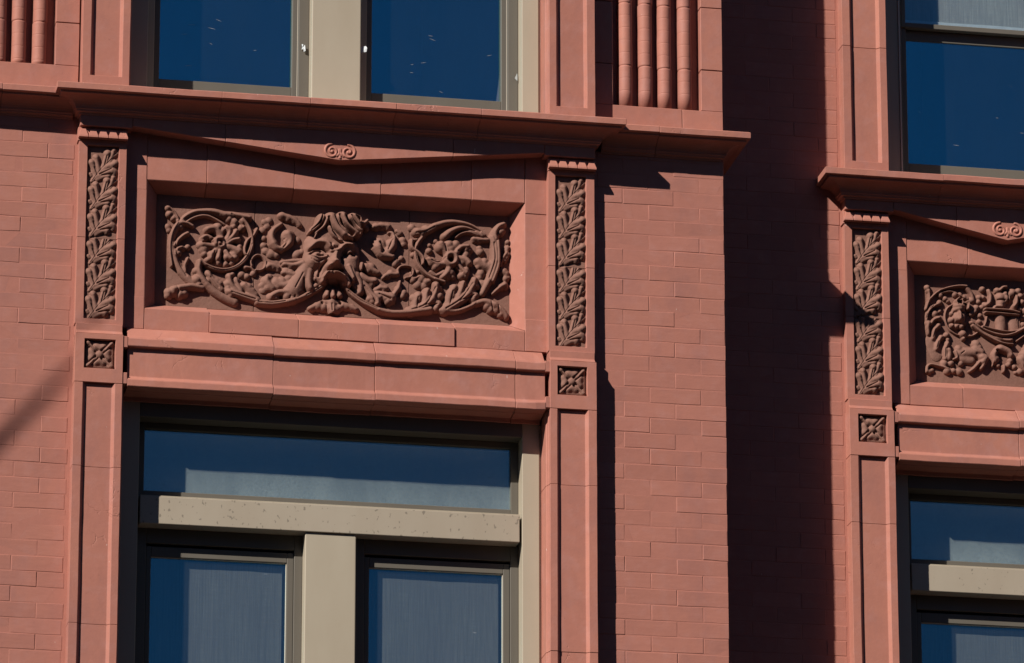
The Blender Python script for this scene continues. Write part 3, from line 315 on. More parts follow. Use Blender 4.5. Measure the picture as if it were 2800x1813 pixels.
REL_RB = [["acanthus_stem",[[1,6.0,7.4,26,36,[-355,337,-351,370,-329,402,-300,417]],[1,7.4,4.7,26,32,[-356,392,-341,432,-313,465,-288,485]],[1,5.4,8.0,32,34,[-288,485,-244,502,-194,512,-162,512]],[1,4.7,4.0,26,26,[-295,471,-259,481,-230,483,-198,470,-170,454]],[1,11.4,11.4,34,34,[-347,496,-346,496]],[1,10.0,10.0,30,30,[-342,482,-342,482]],[1,6.7,7.4,24,30,[-343,429,-339,458,-342,480]],[1,10.7,10.7,30,30,[-285,462,-284,462]],[1,10.0,10.0,30,30,[-264,448,-263,448]],[1,8.7,8.7,24,24,[-251,437,-251,437]],[1,11.4,11.4,30,30,[-289,428,-289,428]],[1,12.1,12.1,28,28,[-216,471,-216,471]],[1,10.7,10.7,26,26,[-193,471,-193,471]],[1,10.0,10.0,26,26,[-172,461,-172,461]],[1,13.4,10.0,26,20,[-158,502,-141,481,-131,449]],[1,11.4,11.4,22,22,[-138,449,-138,449]],[1,8.7,8.7,20,20,[-159,455,-159,455]],[1,9.4,11.4,24,34,[-346,273,-350,302,-346,323]],[1,13.4,13.4,36,36,[-347,325,-347,325]],[1,9.4,10.7,24,34,[-327,252,-319,292,-299,315]],[1,10.0,10.0,36,36,[-297,317,-297,317]],[1,11.4,11.4,34,34,[-295,351,-294,351]],[1,8.0,8.7,28,32,[-333,324,-320,343,-294,355]],[1,13.4,13.4,30,30,[-314,372,-313,373]],[1,8.0,8.0,24,24,[-290,387,-290,387]],[1,9.4,10.7,24,34,[-311,203,-305,232,-290,260]],[1,11.4,11.4,34,34,[-285,261,-285,261]],[1,12.1,12.1,36,36,[-261,274,-260,274]],[1,8.0,8.0,26,26,[-255,253,-254,253]],[1,11.4,11.4,24,34,[-269,162,-270,205,-258,233]],[1,11.4,11.4,36,36,[-260,233,-260,233]],[1,14.7,11.4,24,34,[-253,163,-248,188,-253,204]],[1,30.1,26.8,10,8,[-333,241,-310,174]],[0,2.3,2.3,8,8,[-355,348,-346,385,-318,410]],[0,2.0,2.0,7,7,[-339,429,-314,458,-281,476,-230,494]],[0,2.0,2.0,8,8,[-325,260,-314,296]],[0,2.0,2.0,8,8,[-269,169,-268,209]],[0,2.0,2.0,8,8,[-309,210,-301,239]]]],["ring",[[1,4.7,4.7,18,18,[-223,425,-252,405,-265,376,-265,343,-249,304,-221,283,-184,275,-142,278,-115,295]],[1,4.7,4.0,18,14,[-68,373,-72,351,-80,331]]]],["lion_mask",[[1,35.2,30.1,30,32,[-201,387,-202,343]],[2,20.1,20.1,10,10,[-207,404,-197,405]],[2,8.7,8.7,-12,-12,[-222,382,-215,382]],[2,8.7,8.7,-12,-12,[-192,383,-186,383]],[2,9.4,9.4,14,14,[-202,376,-202,347]],[2,12.1,12.1,9,9,[-226,356,-220,349]],[2,10.0,10.0,9,9,[-183,359,-182,352]],[2,5.4,5.4,-12,-12,[-216,331,-198,329]],[1,13.4,13.4,30,30,[-237,346,-237,346]],[1,10.7,10.7,32,32,[-235,319,-235,319]],[1,10.7,10.7,32,32,[-217,315,-216,315]],[1,12.1,12.1,32,32,[-191,317,-191,317]],[1,10.0,10.0,26,26,[-179,334,-178,334]],[1,10.0,10.0,26,26,[-233,378,-233,378]],[1,6.7,4.7,34,40,[-212,420,-217,435,-202,451]],[1,6.7,4.7,32,36,[-184,426,-188,442,-185,446]],[1,8.7,6.7,34,36,[-161,402,-156,426,-162,436]],[1,20.1,16.7,30,26,[-211,415,-182,413]],[1,16.1,16.1,34,34,[-185,283,-184,283]],[1,9.4,9.4,28,28,[-182,261,-182,261]]]],["vine_leaf",[[1,14.1,14.1,32,32,[-143,408,-142,408]],[1,12.1,12.1,30,30,[-139,385,-139,385]],[1,12.7,12.7,34,34,[-117,413,-116,413]],[1,10.7,10.7,30,30,[-125,395,-125,395]],[1,10.0,10.0,24,24,[-100,378,-99,378]],[1,10.0,10.0,22,22,[-105,348,-104,348]],[1,10.0,10.0,26,26,[-89,419,-88,419]]]],["fruit",[[1,10.7,9.4,30,36,[-58,497,-51,472,-56,441,-74,425]],[1,12.7,12.7,34,34,[-86,504,-86,504]],[1,10.7,10.7,28,28,[-102,465,-101,465]],[1,10.0,10.0,28,28,[-83,465,-83,465]],[1,9.4,9.4,24,24,[-105,443,-105,443]],[1,10.7,10.7,30,30,[-77,431,-76,431]],[1,12.7,12.7,36,36,[-17,502,-17,502]],[1,8.7,7.4,36,40,[-5,502,10,517,26,519]],[1,21.4,21.4,44,44,[-1,468,-1,468]],[1,18.1,18.1,42,42,[25,465,25,465]],[1,18.8,18.8,40,40,[0,441,0,441]],[1,11.4,11.4,38,38,[21,488,22,488]],[1,8.7,8.7,36,36,[3,424,-26,423,-38,408]],[1,18.1,18.1,40,40,[54,494,55,494]],[1,12.1,11.4,36,42,[73,475,71,447,59,428]],[1,13.4,13.4,38,38,[84,505,84,505]],[1,13.4,13.4,38,38,[94,481,94,481]],[1,12.7,12.7,38,38,[62,422,63,422]],[1,11.4,11.4,34,34,[101,454,102,454]],[0,3.0,3.0,20,20,[34,514,34,441]],[0,2.7,2.7,16,16,[-32,499,-36,440]],[0,3.0,3.0,16,16,[66,491,56,442]],[0,2.7,2.7,14,14,[-16,456,17,455]]]],["urn",[[1,8.0,8.0,46,46,[-78,406,-17,407,48,405,82,397]],[1,7.4,7.4,36,36,[-75,393,-17,392,29,391,81,390]],[1,28.1,24.8,24,26,[-4,377,-1,341,-2,315]],[1,30.1,26.8,16,16,[65,367,67,323]],[0,2.7,2.7,10,10,[31,379,33,318]],[0,2.0,2.0,8,8,[83,368,85,324]],[0,2.3,2.3,14,14,[-76,399,80,393]]]],["swag",[[1,10.7,7.4,36,40,[-144,339,-109,319,-70,303,-27,290,16,287,59,300,110,329]],[1,9.4,6.0,34,34,[-138,324,-92,291,-57,272,-21,256,14,248,49,247]],[1,6.0,6.0,34,36,[-91,324,-38,312,16,306,59,310,110,333]],[1,5.4,4.7,28,30,[-28,277,11,265,38,265]],[1,4.7,4.7,28,28,[69,265,109,295]],[1,20.1,13.4,24,24,[-127,326,-70,290,-21,271,44,271]],[0,2.3,2.3,14,14,[-134,333,-88,303,-42,284,1,272]],[0,2.0,2.0,12,12,[-91,314,-38,300,16,296,59,305]]]],["reclining_beast",[[1,28.1,23.4,24,30,[-195,193,-148,198,-109,195]],[1,20.1,20.1,28,34,[-124,219,-100,201]],[1,17.4,17.4,36,36,[-122,238,-122,239]],[1,10.7,10.7,34,34,[-107,226,-107,226]],[1,20.8,15.4,34,36,[-98,179,-82,176,-96,154]],[1,9.4,8.0,34,30,[-74,177,-92,140,-104,123]],[1,10.0,7.4,32,28,[-110,153,-138,121,-158,106]],[1,14.7,14.7,30,30,[-205,213,-205,213]],[1,8.0,6.7,28,30,[-222,197,-215,169,-231,160]],[1,24.8,20.1,20,20,[-190,166,-146,160]],[2,8.0,8.0,-12,-12,[-120,192,-109,189]],[0,2.3,2.3,10,10,[-180,200,-195,188]]]],["base_leaf",[[1,8.0,6.0,24,28,[-358,95,-354,119,-336,130,-300,124,-261,115]],[1,14.7,14.7,28,28,[-275,139,-274,139]],[1,12.7,12.7,28,28,[-242,141,-242,141]],[1,15.4,15.4,30,30,[-261,104,-261,104]],[1,11.4,11.4,26,26,[-232,106,-232,106]],[1,12.1,12.1,26,26,[-196,144,-196,144]],[1,15.4,15.4,26,26,[-204,104,-204,104]],[1,10.7,10.7,24,24,[-347,95,-347,95]],[1,8.7,8.7,22,22,[-333,103,-332,103]]]],["tassel",[[1,15.4,13.4,28,36,[-36,163,-41,192,-26,218]],[1,20.1,14.7,36,36,[-8,226,28,212,39,193]],[0,6.0,6.0,24,24,[-27,213,-25,212]],[1,14.1,14.1,36,36,[-30,175,-30,175]],[1,6.0,4.0,28,24,[-44,164,-49,139]],[1,10.7,10.7,32,32,[37,168,38,168]],[1,10.7,10.7,30,30,[30,150,30,150]],[1,11.4,6.7,30,30,[6,140,3,115]],[1,8.7,8.7,24,24,[-20,144,-20,144]],[1,10.7,10.7,26,26,[55,141,56,141]],[1,18.1,18.1,34,34,[86,175,86,175]],[1,14.1,14.1,28,28,[83,121,84,121]],[1,7.4,7.4,20,20,[62,116,62,116]]]]]
REL_MOT = [[1,21.2,18.4,7,7,[-29,92,9,135,40,166]],[1,13.8,13.8,7,7,[-38,118,-41,146]],[1,8.3,6.4,11,9,[-46,70,-5,130,35,175,62,204]],[0,1.8,1.8,4,4,[-44,72,-5,130,40,178]],[1,12.0,13.8,10,19,[-26,95,-40,130,-48,152]],[1,13.8,13.8,21,21,[-50,155,-49,155]],[1,11.1,12.0,11,20,[-14,112,-24,150,-29,175]],[1,12.9,12.9,22,22,[-30,180,-30,180]],[1,11.1,12.0,11,19,[2,137,13,174,19,198]],[1,14.3,14.3,22,22,[19,202,20,202]],[1,9.2,10.1,11,18,[29,165,42,200,46,213]],[1,11.1,11.1,19,19,[47,215,47,215]],[1,12.9,14.7,10,20,[-9,115,18,138,50,153]],[1,13.8,13.8,21,21,[55,158,55,158]],[1,13.8,13.8,20,20,[38,142,39,142]],[1,13.8,16.6,10,21,[-24,90,3,110,37,120]],[1,17.5,17.5,24,24,[44,118,44,118]],[1,12.0,12.0,18,18,[51,107,51,107]],[1,15.7,15.7,22,22,[23,111,24,111]],[1,10.1,12.0,9,18,[-24,77,1,91,24,96]],[1,12.9,12.9,19,19,[23,92,23,92]],[1,7.4,7.4,13,13,[-54,102,-54,102]],[1,6.4,6.4,12,12,[-49,95,-49,95]],[0,2.8,2.8,7,7,[-22,100,-36,132]],[0,2.8,2.8,7,7,[9,150,17,189]],[0,2.8,2.8,8,8,[-13,103,37,130]],[0,2.8,2.8,7,7,[-4,99,42,106]]]
# ------------------------------------------------------------------ the setting below and behind
XC, XC2, DY = -.781, 2.3825, .46               # bay centres, depth of the recessed wall
SH = {XC: 0.0, XC2: .38}                        # the recessed bay is narrower by this much on each side
GZ = -8.80
g = mk('street', *box(-150, 150, -160, 60, GZ - .3, GZ, 400), ASPHALT, amp=0); g['kind'] = 'structure'
g = mk('pavement', *box(-60, 60, -5.2, 1.0, GZ - .2, GZ + .14, 400), CONC, amp=0, bevel=.02); g['kind'] = 'structure'

FARW = flat_mat('dark_sky_blocker', (.06, .042, .036))
for x0, x1, zt in ((-120, -21, 9.0), (-21, .5, 13.5), (.5, 25, 4.6), (25, 40, 13.0), (40, 120, 10.0)):    # unseen fronts across the street, added and stepped to cut sky fill
    g = mk('added_sky_blocker', *box(x0, x1 - .01, -46, -26, GZ, zt, 400), FARW, amp=0); g['kind'] = 'structure'

# ------------------------------------------------------------------ brick walls
BR = {}
def brick_mesh(w, h, d=.05, v=0):
    key = (round(w, 3), round(h, 4), v)
    if key in BR: return BR[key]
    r = random.Random(hash(key) & 0xffff)
    bm = bmesh.new(); xs = np.linspace(-w / 2, w / 2, 4)
    rings = []
    for i, x in enumerate(xs):
        a, b = r.uniform(-.0012, .0012), r.uniform(-.0012, .0012)
        rings.append([(x, 0, -h / 2 + a), (x, 0, h / 2 + b), (x, d, h / 2 + b), (x, d, -h / 2 + a)])
    vv, ff = loft(rings); vs_ = [bm.verts.new(p) for p in vv]
    for f in ff: bm.faces.new([vs_[i] for i in f])
    bmesh.ops.recalc_face_normals(bm, faces=bm.faces)
    es = [e for e in bm.edges if all(abs(q.co.y) < 1e-6 for q in e.verts) and e.calc_face_angle(0) > .5]
    bmesh.ops.bevel(bm, geom=es, offset=.0020, segments=1, affect='EDGES', clamp_overlap=True)
    me = bpy.data.meshes.new('brick'); bm.to_mesh(me); bm.free(); me.materials.append(BRICKM)
    BR[key] = me; return me
JT = .0024
def lay_bricks(par, x0, x1, z0, z1, y, course, phase, pitch, joint_a, joint_b, seed):
    r = random.Random(seed); org = ORG[par.name]
    k0, k1 = math.floor((z0 - phase) / course), math.ceil((z1 - phase) / course)
    for k in range(k0, k1):
        za, zb = max(z0, phase + k * course), min(z1, phase + (k + 1) * course)
        if zb - za < .012: continue
        ja = joint_a if k % 2 else joint_b
        i0 = math.floor((x0 - ja) / pitch)
        x = ja + i0 * pitch
        while x < x1 - 1e-6:
            jit = r.uniform(-.004, .004)
            xa, xb = max(x0, x), min(x1, x + pitch)
            x += pitch
            if xb - xa < .02: continue
            xa += 0 if xa <= x0 + 1e-6 else JT / 2; xb -= r.uniform(-.001, .0035) if xb >= x1 - 1e-6 else JT / 2
            o = link(bpy.data.objects.new('brick', brick_mesh(xb - xa, zb - za - JT, v=r.randint(0, 4) if xb - xa > .2 else 0)))
            o.parent = par; o.location = Vector(((xa + xb) / 2, y + r.uniform(-.0010, .0009), (za + zb) / 2 + r.uniform(-.0009, .0009) + .0022 * noise.noise(((xa + xb) * .9, k * .35, seed)))) - org
            o.rotation_euler = (r.uniform(-.006, .026), r.uniform(-.006, .006), r.uniform(-.008, .008)); ORG[o.name] = org

wl_ = thing('brick_wall', 'sunlit red brick wall left of the window bay, crossed by a soft slanting shadow', 'brick wall', (-2.3, 0, GZ))
mk('mortar', *box(-6.0, -1.80, .0010, .40, GZ, .86, 20), MORTAR, wl_, amp=0)
mk('backing', *box(-6.0, -1.80, .075, .40, .86, 3.2, 20), MORTAR, wl_, amp=0)
lay_bricks(wl_, -2.95, -1.937, -1.95, .853, 0, .0686, -.298, .222, -2.165, -2.054, 1)
wp = thing('brick_wall', 'sunlit red painted brick pier between the window bay and the deep shaded recess', 'brick wall', (.66, 0, GZ))
mk('mortar', *box(.20, .957, .0010, .46, GZ, .86, 20), MORTAR, wp, amp=0)
lay_bricks(wp, .30, .9595, -1.95, .853, 0, .0702, -.570, .231, .268, .384, 2)
mk('backing', *box(.20, .956, .075, .47, .86, 3.2, 20), MORTAR, wp, amp=0)
fb = []
for k in range(-28, 50):
    for j in range(2):
        ya = .004 + j * .231 + (.1 if k % 2 else 0); yb = min(ya + .227, .455)
        if yb - ya > .03: fb.append(box(.93, .9595, ya, yb, -.57 + k * .0702 + .002, -.57 + (k + 1) * .0702 - .002, 9))
o = mk('brick_return', *join(*fb), BRICKM, wp, bevel=.002); o['kind'] = 'stuff'
wr = thing('brick_wall', 'recessed red brick wall in deep shade beside the projecting pier', 'brick wall', (1.29, DY, GZ))
mk('mortar', *box(  .90, 1.80, DY + .0010, DY + .4, GZ, 3.2, 20), MORTAR, wr, amp=0)
lay_bricks(wr, .93, 1.609, -1.95, 2.2, DY, .0695, -.30, .226, .95, 1.063, 3)
for xc, dy, w in ((XC, 0, wl_), (XC2, DY, wr)):
    mk('backing', *box(xc - 1.05 + SH[xc], xc + 1.05 - SH[xc], dy + .21, dy + .45, -.47, 1.06, 20), MORTAR, w, amp=0)
    mk('backing', *box(xc - 1.05 + SH[xc], xc + 1.05 - SH[xc], dy + .02, dy + .45, GZ, -1.95, 20), MORTAR, w, amp=0)
mk('backing', *box(XC2 + .60, XC2 + 3, DY + .004, DY + .4, GZ, 3.2, 20), MORTAR, wr, amp=0)

# rooms behind the windows
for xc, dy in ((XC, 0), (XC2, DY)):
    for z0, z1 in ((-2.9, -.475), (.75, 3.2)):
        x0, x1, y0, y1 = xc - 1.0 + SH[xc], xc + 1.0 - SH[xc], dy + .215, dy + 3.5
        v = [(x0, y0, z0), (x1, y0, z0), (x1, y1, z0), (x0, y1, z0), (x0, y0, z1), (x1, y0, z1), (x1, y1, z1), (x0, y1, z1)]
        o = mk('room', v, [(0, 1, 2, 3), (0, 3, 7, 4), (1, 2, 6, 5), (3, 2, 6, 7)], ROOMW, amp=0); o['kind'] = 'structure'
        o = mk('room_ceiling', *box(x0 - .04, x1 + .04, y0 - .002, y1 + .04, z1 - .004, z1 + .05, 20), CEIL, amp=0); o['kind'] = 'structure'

# ------------------------------------------------------------------ mouldings
COR = [(-.06, .852), (.006, .852), (.009, .860), (.020, .863), (.022, .871)] + \
      [(.026 + .066 * (1 - math.cos(t)), .872 + .044 * math.sin(t)) for t in np.linspace(0, math.pi / 2, 8)] + \
      [(.099, .917), (.101, .9265), (.1175, .929), (.118, .9565), (.112, .960), (-.06, .976)]
def cornice(label, path, cuts, dz=0, group='stone cornices over the lower storey'):
    """sweeps the profile along an axis-aligned path with mitred corners, cut into blocks at the given path lengths"""
    t = thing('cornice', label, 'cornice', (path[0][0], path[0][1], .852), group)
    P = [Vector(p) for p in path]; acc = [0]
    for a, b in zip(P, P[1:]): acc.append(acc[-1] + (b - a).length)
    def nrm(i):
        d = (P[i + 1] - P[i]).normalized(); return Vector((d.y, -d.x))
    def at(s):
        for i in range(len(P) - 1):
            if s <= acc[i + 1] + 1e-9:
                k = (s - acc[i]) / (acc[i + 1] - acc[i]); p = P[i].lerp(P[i + 1], k)
                if abs(s - acc[i + 1]) < 1e-7 and i + 2 < len(P): return p, nrm(i) + nrm(i + 1)
                return p, nrm(i)
    ends = [0] + list(cuts) + [acc[-1]]
    for a, b in zip(ends, ends[1:]):
        r = R.uniform(-.0014, .0014); rz = R.uniform(-.0016, .0016)
        a2, b2 = a + (.0005 if a > 0 else 0), b - (.0005 if b < acc[-1] else 0)
        ss = sorted(set([a2, b2] + [c for c in acc if a2 < c < b2] + [q for q in np.arange(math.ceil(a2 / .045) * .045, b2, .045) if all(abs(q - c) > .02 for c in acc + [a2, b2])]))
        rings = []
        for s in ss:
            p, n = at(s)
            rings.append([(p.x + n.x * (o + r), p.y + n.y * (o + r), z + dz + rz) for o, z in COR])
        mk('cornice_block', *loft(rings), PAINT, t, bevel=.0016, amp=.0014, ang=35)
    return t
pl = lambda xc, dy, w=1.143: [(xc - w + SH[xc], dy + .1), (xc - w + SH[xc], dy - .067), (xc + w - SH[xc], dy - .067), (xc + w - SH[xc], dy + .1)]
cornice('long projecting red cornice running right across under the sunlit beige window pair', pl(XC, 0), [.77, 1.16, 1.54, 1.92])
cornice('short red cornice at the left, stepped back behind the long one over the brickwork', [(-3.3, 0), (-1.95, 0)], [.35, 1.03], -.003)
cornice('red cornice capping the brick pier beside the recess, under the reeded panel', [(.40, 0), (.941, 0), (.941, DY + .05)], [.245], -.003)
cornice('red cornice on the recessed bay at the right, lower in view than the others', pl(XC2, DY), [.60, 1.19])

def vbottom(u, sh):
    lo = .716 if not sh else .699
    return lo + (.812 - lo) * min(1, abs(u) / (.908 - sh))
def spiral(cx, cz, s, turns=1.6, r0=.034, r1=.004):
    pts = []
    for i in range(30):
        k = i / 29; a = math.pi * .5 - s * k * turns * 2 * math.pi; r = r0 + (r1 - r0) * k
        pts += [round((cx + r * math.cos(a)) * 1000, 1), round((cz + r * math.sin(a)) * 1000, 1)]
    return pts
def frieze(xc, dy, label):
    t = thing('frieze', label, 'frieze', (xc, dy, .716), 'friezes with a shallow pointed lower edge')
    sh = SH[xc]; ed = [-1.143 + sh, -.914 + sh, -.505 + sh * .7, .505 - sh * .7, .914 - sh, 1.143 - sh]
    for a, b in zip(ed, ed[1:]):
        us = [a + .0009] + [u for u in np.arange(math.ceil(a / .05) * .05, b, .05) if a + .01 < u < b - .01] + [b - .0009]
        j = R.uniform(-.001, .001)
        low = lambda u: .802 if abs((a + b) / 2) > .92 - sh else vbottom(u, sh)
        mk('frieze_block', *loft([[(xc + u, dy - .067 + j, low(u)), (xc + u, dy - .067 + j, .866), (xc + u, dy + .03, .866), (xc + u, dy + .03, low(u))] for u in us]), PAINT, t, bevel=.0018, ang=40)
    rows = []
    for s in (-1, 1):
        p = spiral(s * .036, .757, s); rows += [(1, 7.5, 5.0, 7, 8, [q for q in p])]
        rows += [(1, 6, 6, 9, 9, [s * 36, 757, s * 36 + 1, 757])]
        rows += [(1, 6, 4, 6, 6, [s * 8, 740, s * 4, 752, s * 3, 768])]
    rows += [(1, 6, 8, 6, 7, [0, 745, 0, 728]), (1, 5, 6, 6, 6, [-6, 745, -14, 735]), (1, 5, 6, 6, 6, [6, 745, 14, 735])]
    relief('volute_ornament', rows, PAINT, t, xc, 0 if not sh else -.008, dy - .066, 2.0)
    return t
frieze(XC, 0, 'flat red frieze with a pair of small scrolls above the grotesque face panel')
frieze(XC2, DY, 'flat red frieze with small scrolls above the fruit basket panel on the recessed bay')

# surround of the ornament panel
def surround(xc, dy, label):
    t = thing('panel_surround', label, 'panel frame', (xc, dy, -.09), 'frames round the ornament panels')
    sh = SH[xc]; A, Bv = .839 - sh, .785 - sh; zt, zb, gt, gb = .596, .005, .556, .049; yb = dy + .20; yg = dy + .079; O = .96 - sh
    def rail(us, top):
        for k, (a, b) in enumerate(zip(us, us[1:])):
            j = R.uniform(-.0028, .0028); jz = R.uniform(-.0035, .0035)
            first, last = k == 0, k == len(us) - 2
            if not top and not sh and not first and not last: j, jz = j * .5 - .011, jz - .009
            rings = []
            for i, u in enumerate(fine(a + (0 if first else .0006), b - (0 if last else .0006), .06)):
                ug = max(-Bv, min(Bv, u)); zf, zg, zo = (zt + jz, gt + jz * .3, .862) if top else (zb + jz, gb + jz * .3, -.088)
                rings.append([(xc + u, yb, zo), (xc + u, dy + j, zo), (xc + u, dy + j, zf), (xc + ug, yg, zg), (xc + ug, yb, zg)])
            if first: rings[0] = [(xc + (-A if q < 3 else -Bv), p[1], p[2]) for q, p in enumerate(rings[0])]
            if last: rings[-1] = [(xc + (A if q < 3 else Bv), p[1], p[2]) for q, p in enumerate(rings[-1])]
            mk('frame_block', *loft(rings), PAINT, t, bevel=.0022, ang=20)
        z0, z1 = (.548, .861) if top else (-.087, .06)
        for s in (-1, 1):
            x0, x1 = sorted((xc + s * (A + .0008), xc + s * O))
            mk('frame_block', *box(x0, x1, dy - .0016, yb - .01, z0, z1, .06), PAINT, t, bevel=.002)
    if sh: rail([-A, -.17, .16, A], True); rail([-A, -.21, .22, A], False)
    else: rail([-A, -.575, -.19, .195, .60, A], True); rail([-A, -.555, -.165, .19, .525, A], False)
    for s in (-1, 1):
        j = R.uniform(-.001, .002)
        rings = []
        for k, z in enumerate(fine(0, 1, .1)):
            mixz = lambda lo, hi: lo + (hi - lo) * z
            rings.append([(xc + s * O, dy + j, mixz(.062, .547)), (xc + s * A, dy + j, mixz(zb, zt)), (xc + s * Bv, yg, mixz(gb, gt)), (xc + s * Bv, yb, mixz(gb, gt)), (xc + s * O, yb, mixz(.062, .547))])
        mk('frame_block', *loft(rings), PAINT, t, bevel=.002, ang=20)
surround(XC, 0, 'red stone frame with sloping inner edges round the brown grotesque face panel')
surround(XC2, DY, 'red stone frame with sloping inner edges round the fruit basket panel at the right')

# lintel
LIN = [(.20, -.090), (.0, -.0885), (-.014, -.096), (-.050, -.137), (-.0635, -.1475), (-.0705, -.156), (-.0705, -.1885), (-.066, -.1925), (-.0505, -.194), (-.0505, -.3215), (-.0535, -.325), (-.069, -.337), (-.0715, -.341), (-.0715, -.369), (-.066, -.372), (-.02, -.374), (-.018, -.378), (.05, -.381), (.055, -.40), (.20, -.40)]
def lintel(xc, dy, label):
    t = thing('window_lintel', label, 'lintel', (xc, dy, -.40), 'moulded lintels over the lower windows')
    sh = SH[xc]; ed = [-.914, -.28, .165, .785, .914] if not sh else [-.914 + sh, .03, .914 - sh]
    for a, b in zip(ed, ed[1:]):
        j, jz = R.uniform(-.002, .002), R.uniform(-.0025, .0025)
        rings = [[(xc + u, dy + y + (j if y < .1 else 0), z + jz) for y, z in LIN] for u in fine(a + (.0007 if a > ed[0] else 0), b - (.0007 if b < ed[-1] else 0), .04)]
        mk('lintel_block', *loft(rings), PAINT, t, bevel=.0018, amp=.0055 if (a > .7 and not sh) else .0018, ang=22)
lintel(XC, 0, 'moulded red lintel spanning the lower window, with a broken patched corner')
lintel(XC2, DY, 'moulded red lintel over the shaded lower window at the far right')
# ------------------------------------------------------------------ pilasters
def pil_piece(name, par, xc, s, dy, secs, yf, yr, yb=.16, inner=.935, outer=1.143, ri=.967, ro=1.106, bev=.012, side=True, mat=None):
    """secs: (z, recessed?) from the bottom up; a recessed section carries the sunk field"""
    rings = []; xc = xc - s * SH[xc]
    z_all = []
    for (za, ra), (zb_, rb) in zip(secs, secs[1:]):
        zz = fine(za, zb_, .06) if ra == rb else [za, zb_]
        z_all += [(z, ra) for z in zz[:-1]]
    z_all.append(secs[-1])
    for z, rec in z_all:
        y1 = yr if rec else yf; b = bev if rec else 0
        ring = [(outer, yb), (outer, yf), (ro, yf), (ro - b, y1), (ri + b, y1), (ri, yf), (inner, yf)]
        ring += ([(inner, yf + .022), (inner - .004, yf + .026), (inner - .004, yf + .040), (inner - .010, yf + .046), (inner - .010, yb)] if side else [(inner, yb)])
        ring = [(xc + s * u, dy + y, z) for u, y in ring]
        rings.append(ring if s > 0 else ring[::-1])
    return mk(name, *loft(rings), mat or PAINT, par, bevel=.0012, ang=30)
MOT = {}
def pilaster(xc, s, dy, label):
    xo = xc; xc = xo - s * SH[xo]
    t = thing('carved_pilaster', label, 'pilaster', (xc + s * 1.04, dy, -1.95), 'carved pilasters flanking the lower windows')
    # plain sunk shaft blocks
    ed = [-1.95, -1.424, -.893, -.362]
    ed = [-1.95, -1.447, -.703, -.362] if s > 0 and dy == 0 else [-1.95, -1.425, -.735, -.362] if dy == 0 else [-1.95, -1.36, -.672, -.362]
    for a, b in zip(ed, ed[1:]):
        j = R.uniform(-.0012, .0012)
        pil_piece('shaft_block', t, xo, s, dy, [(a + .0005, True), (b - .0005, True)], -.075 + j, -.060 + j)
    # block with the rosette
    Z = [(-.361, False), (-.2985, False), (-.2965, True), (-.1695, True), (-.1675, False), (-.1435, False)]
    b = pil_piece('rosette_block', t, xo, s, dy, Z, -.0755, -.045, ri=.968, ro=1.102, bev=.002, side=False)
    c = xc + s * 1.035; rows = []
    q = 57
    for k, (ax, az) in enumerate(((0, 1), (1, 0), (0, -1), (-1, 0))):
        px, pz = -az, ax; P = lambda o, w: [ax * o + px * w, az * o + pz * w]
        rows.append((1, 21, 21, 18, 18, P(32, -15) + P(29, 0) + P(32, 15)))                  # cushion beside the middle
        rows.append((1, 13, 13, 8, 8, P(50, -44) + P(50, 44)))                               # flat outer field of the petal
        cx_, cz_ = (ax + px) * 1.0, (az + pz) * 1.0
        rows.append((1, 5, 9, 17, 19, [cx_ * 24, cz_ * 17, cx_ * 34, cz_ * 34, cx_ * 52, cz_ * 52]))     # ridge to the corner
        rows.append((1, 12, 12, 19, 19, [cx_ * 49, cz_ * 50, cx_ * 51, cz_ * 51]))
        rows.append((0, 4.2, 3.0, 11, 5, [cx_ * 18 + px * -11, cz_ * 18 + pz * -9, cx_ * 44 + px * -12, cz_ * 44 + pz * -12]))
        rows.append((0, 4.2, 3.0, 11, 5, [cx_ * 18 + ax * -11, cz_ * 18 + az * -9, cx_ * 44 + ax * -12, cz_ * 44 + az * -12]))
    rows.append((1, 17, 17, 26, 26, [0, 0, 1, 0]))
    mk('rosette_ground', *box(c - .060, c + .060, dy - .053, dy - .044, -.294, -.172), STONE, b, amp=.0008)
    relief('rosette', rows, STONE, b, c, -.233, dy - .051, 2.0, 1.0, (c - .0615, c + .0615, -.2945, -.1715))
    # ears that meet the lintel
    for z0, z1 in ((-.197, -.146), (-.360, -.309)):
        x0, x1 = sorted((xc + s * .9145, xc + s * .938)); mk('lintel_ear', *box(x0, x1, dy - .0715, dy + .1, z0, z1), PAINT, t, bevel=.002)
    x0, x1 = sorted((xc + s * .938, xc + s * 1.139))
    mk('plinth', *loft([[(x, dy + .1, -.142), (x, dy - .0735, -.142), (x, dy - .058, -.127), (x, dy - .056, -.125), (x, dy - .056, -.0925), (x, dy + .1, -.0925)] for x in fine(x0, x1)]), PAINT, t, bevel=.0015)
    # carved blocks
    P1 = pil_piece('leaf_block', t, xo, s, dy, [(-.0915, False), (-.067, False), (-.062, True), (.2995, True)], -.043, -.027, bev=.004, side=False)
    P2 = pil_piece('leaf_block', t, xo, s, dy, [(.3005, True), (.7215, True), (.7225, False), (.748, False)], -.0436, -.0272, bev=.004, side=False)
    mk('neck', *box(xc + s * 1.041 - .108, xc + s * 1.041 + .108, dy - .0462, dy + .05, .7395, .756, .05), PAINT, t, bevel=.001)
    for half, zr in ((P1, (-.064, .2985)), (P2, (.3015, .7215))):
        x0, x1 = sorted((xc + s * .972, xc + s * 1.1015))
        mk('leaf_ground', *box(x0, x1, dy - .0295, dy - .026, *zr), STONE, half, amp=.0006)
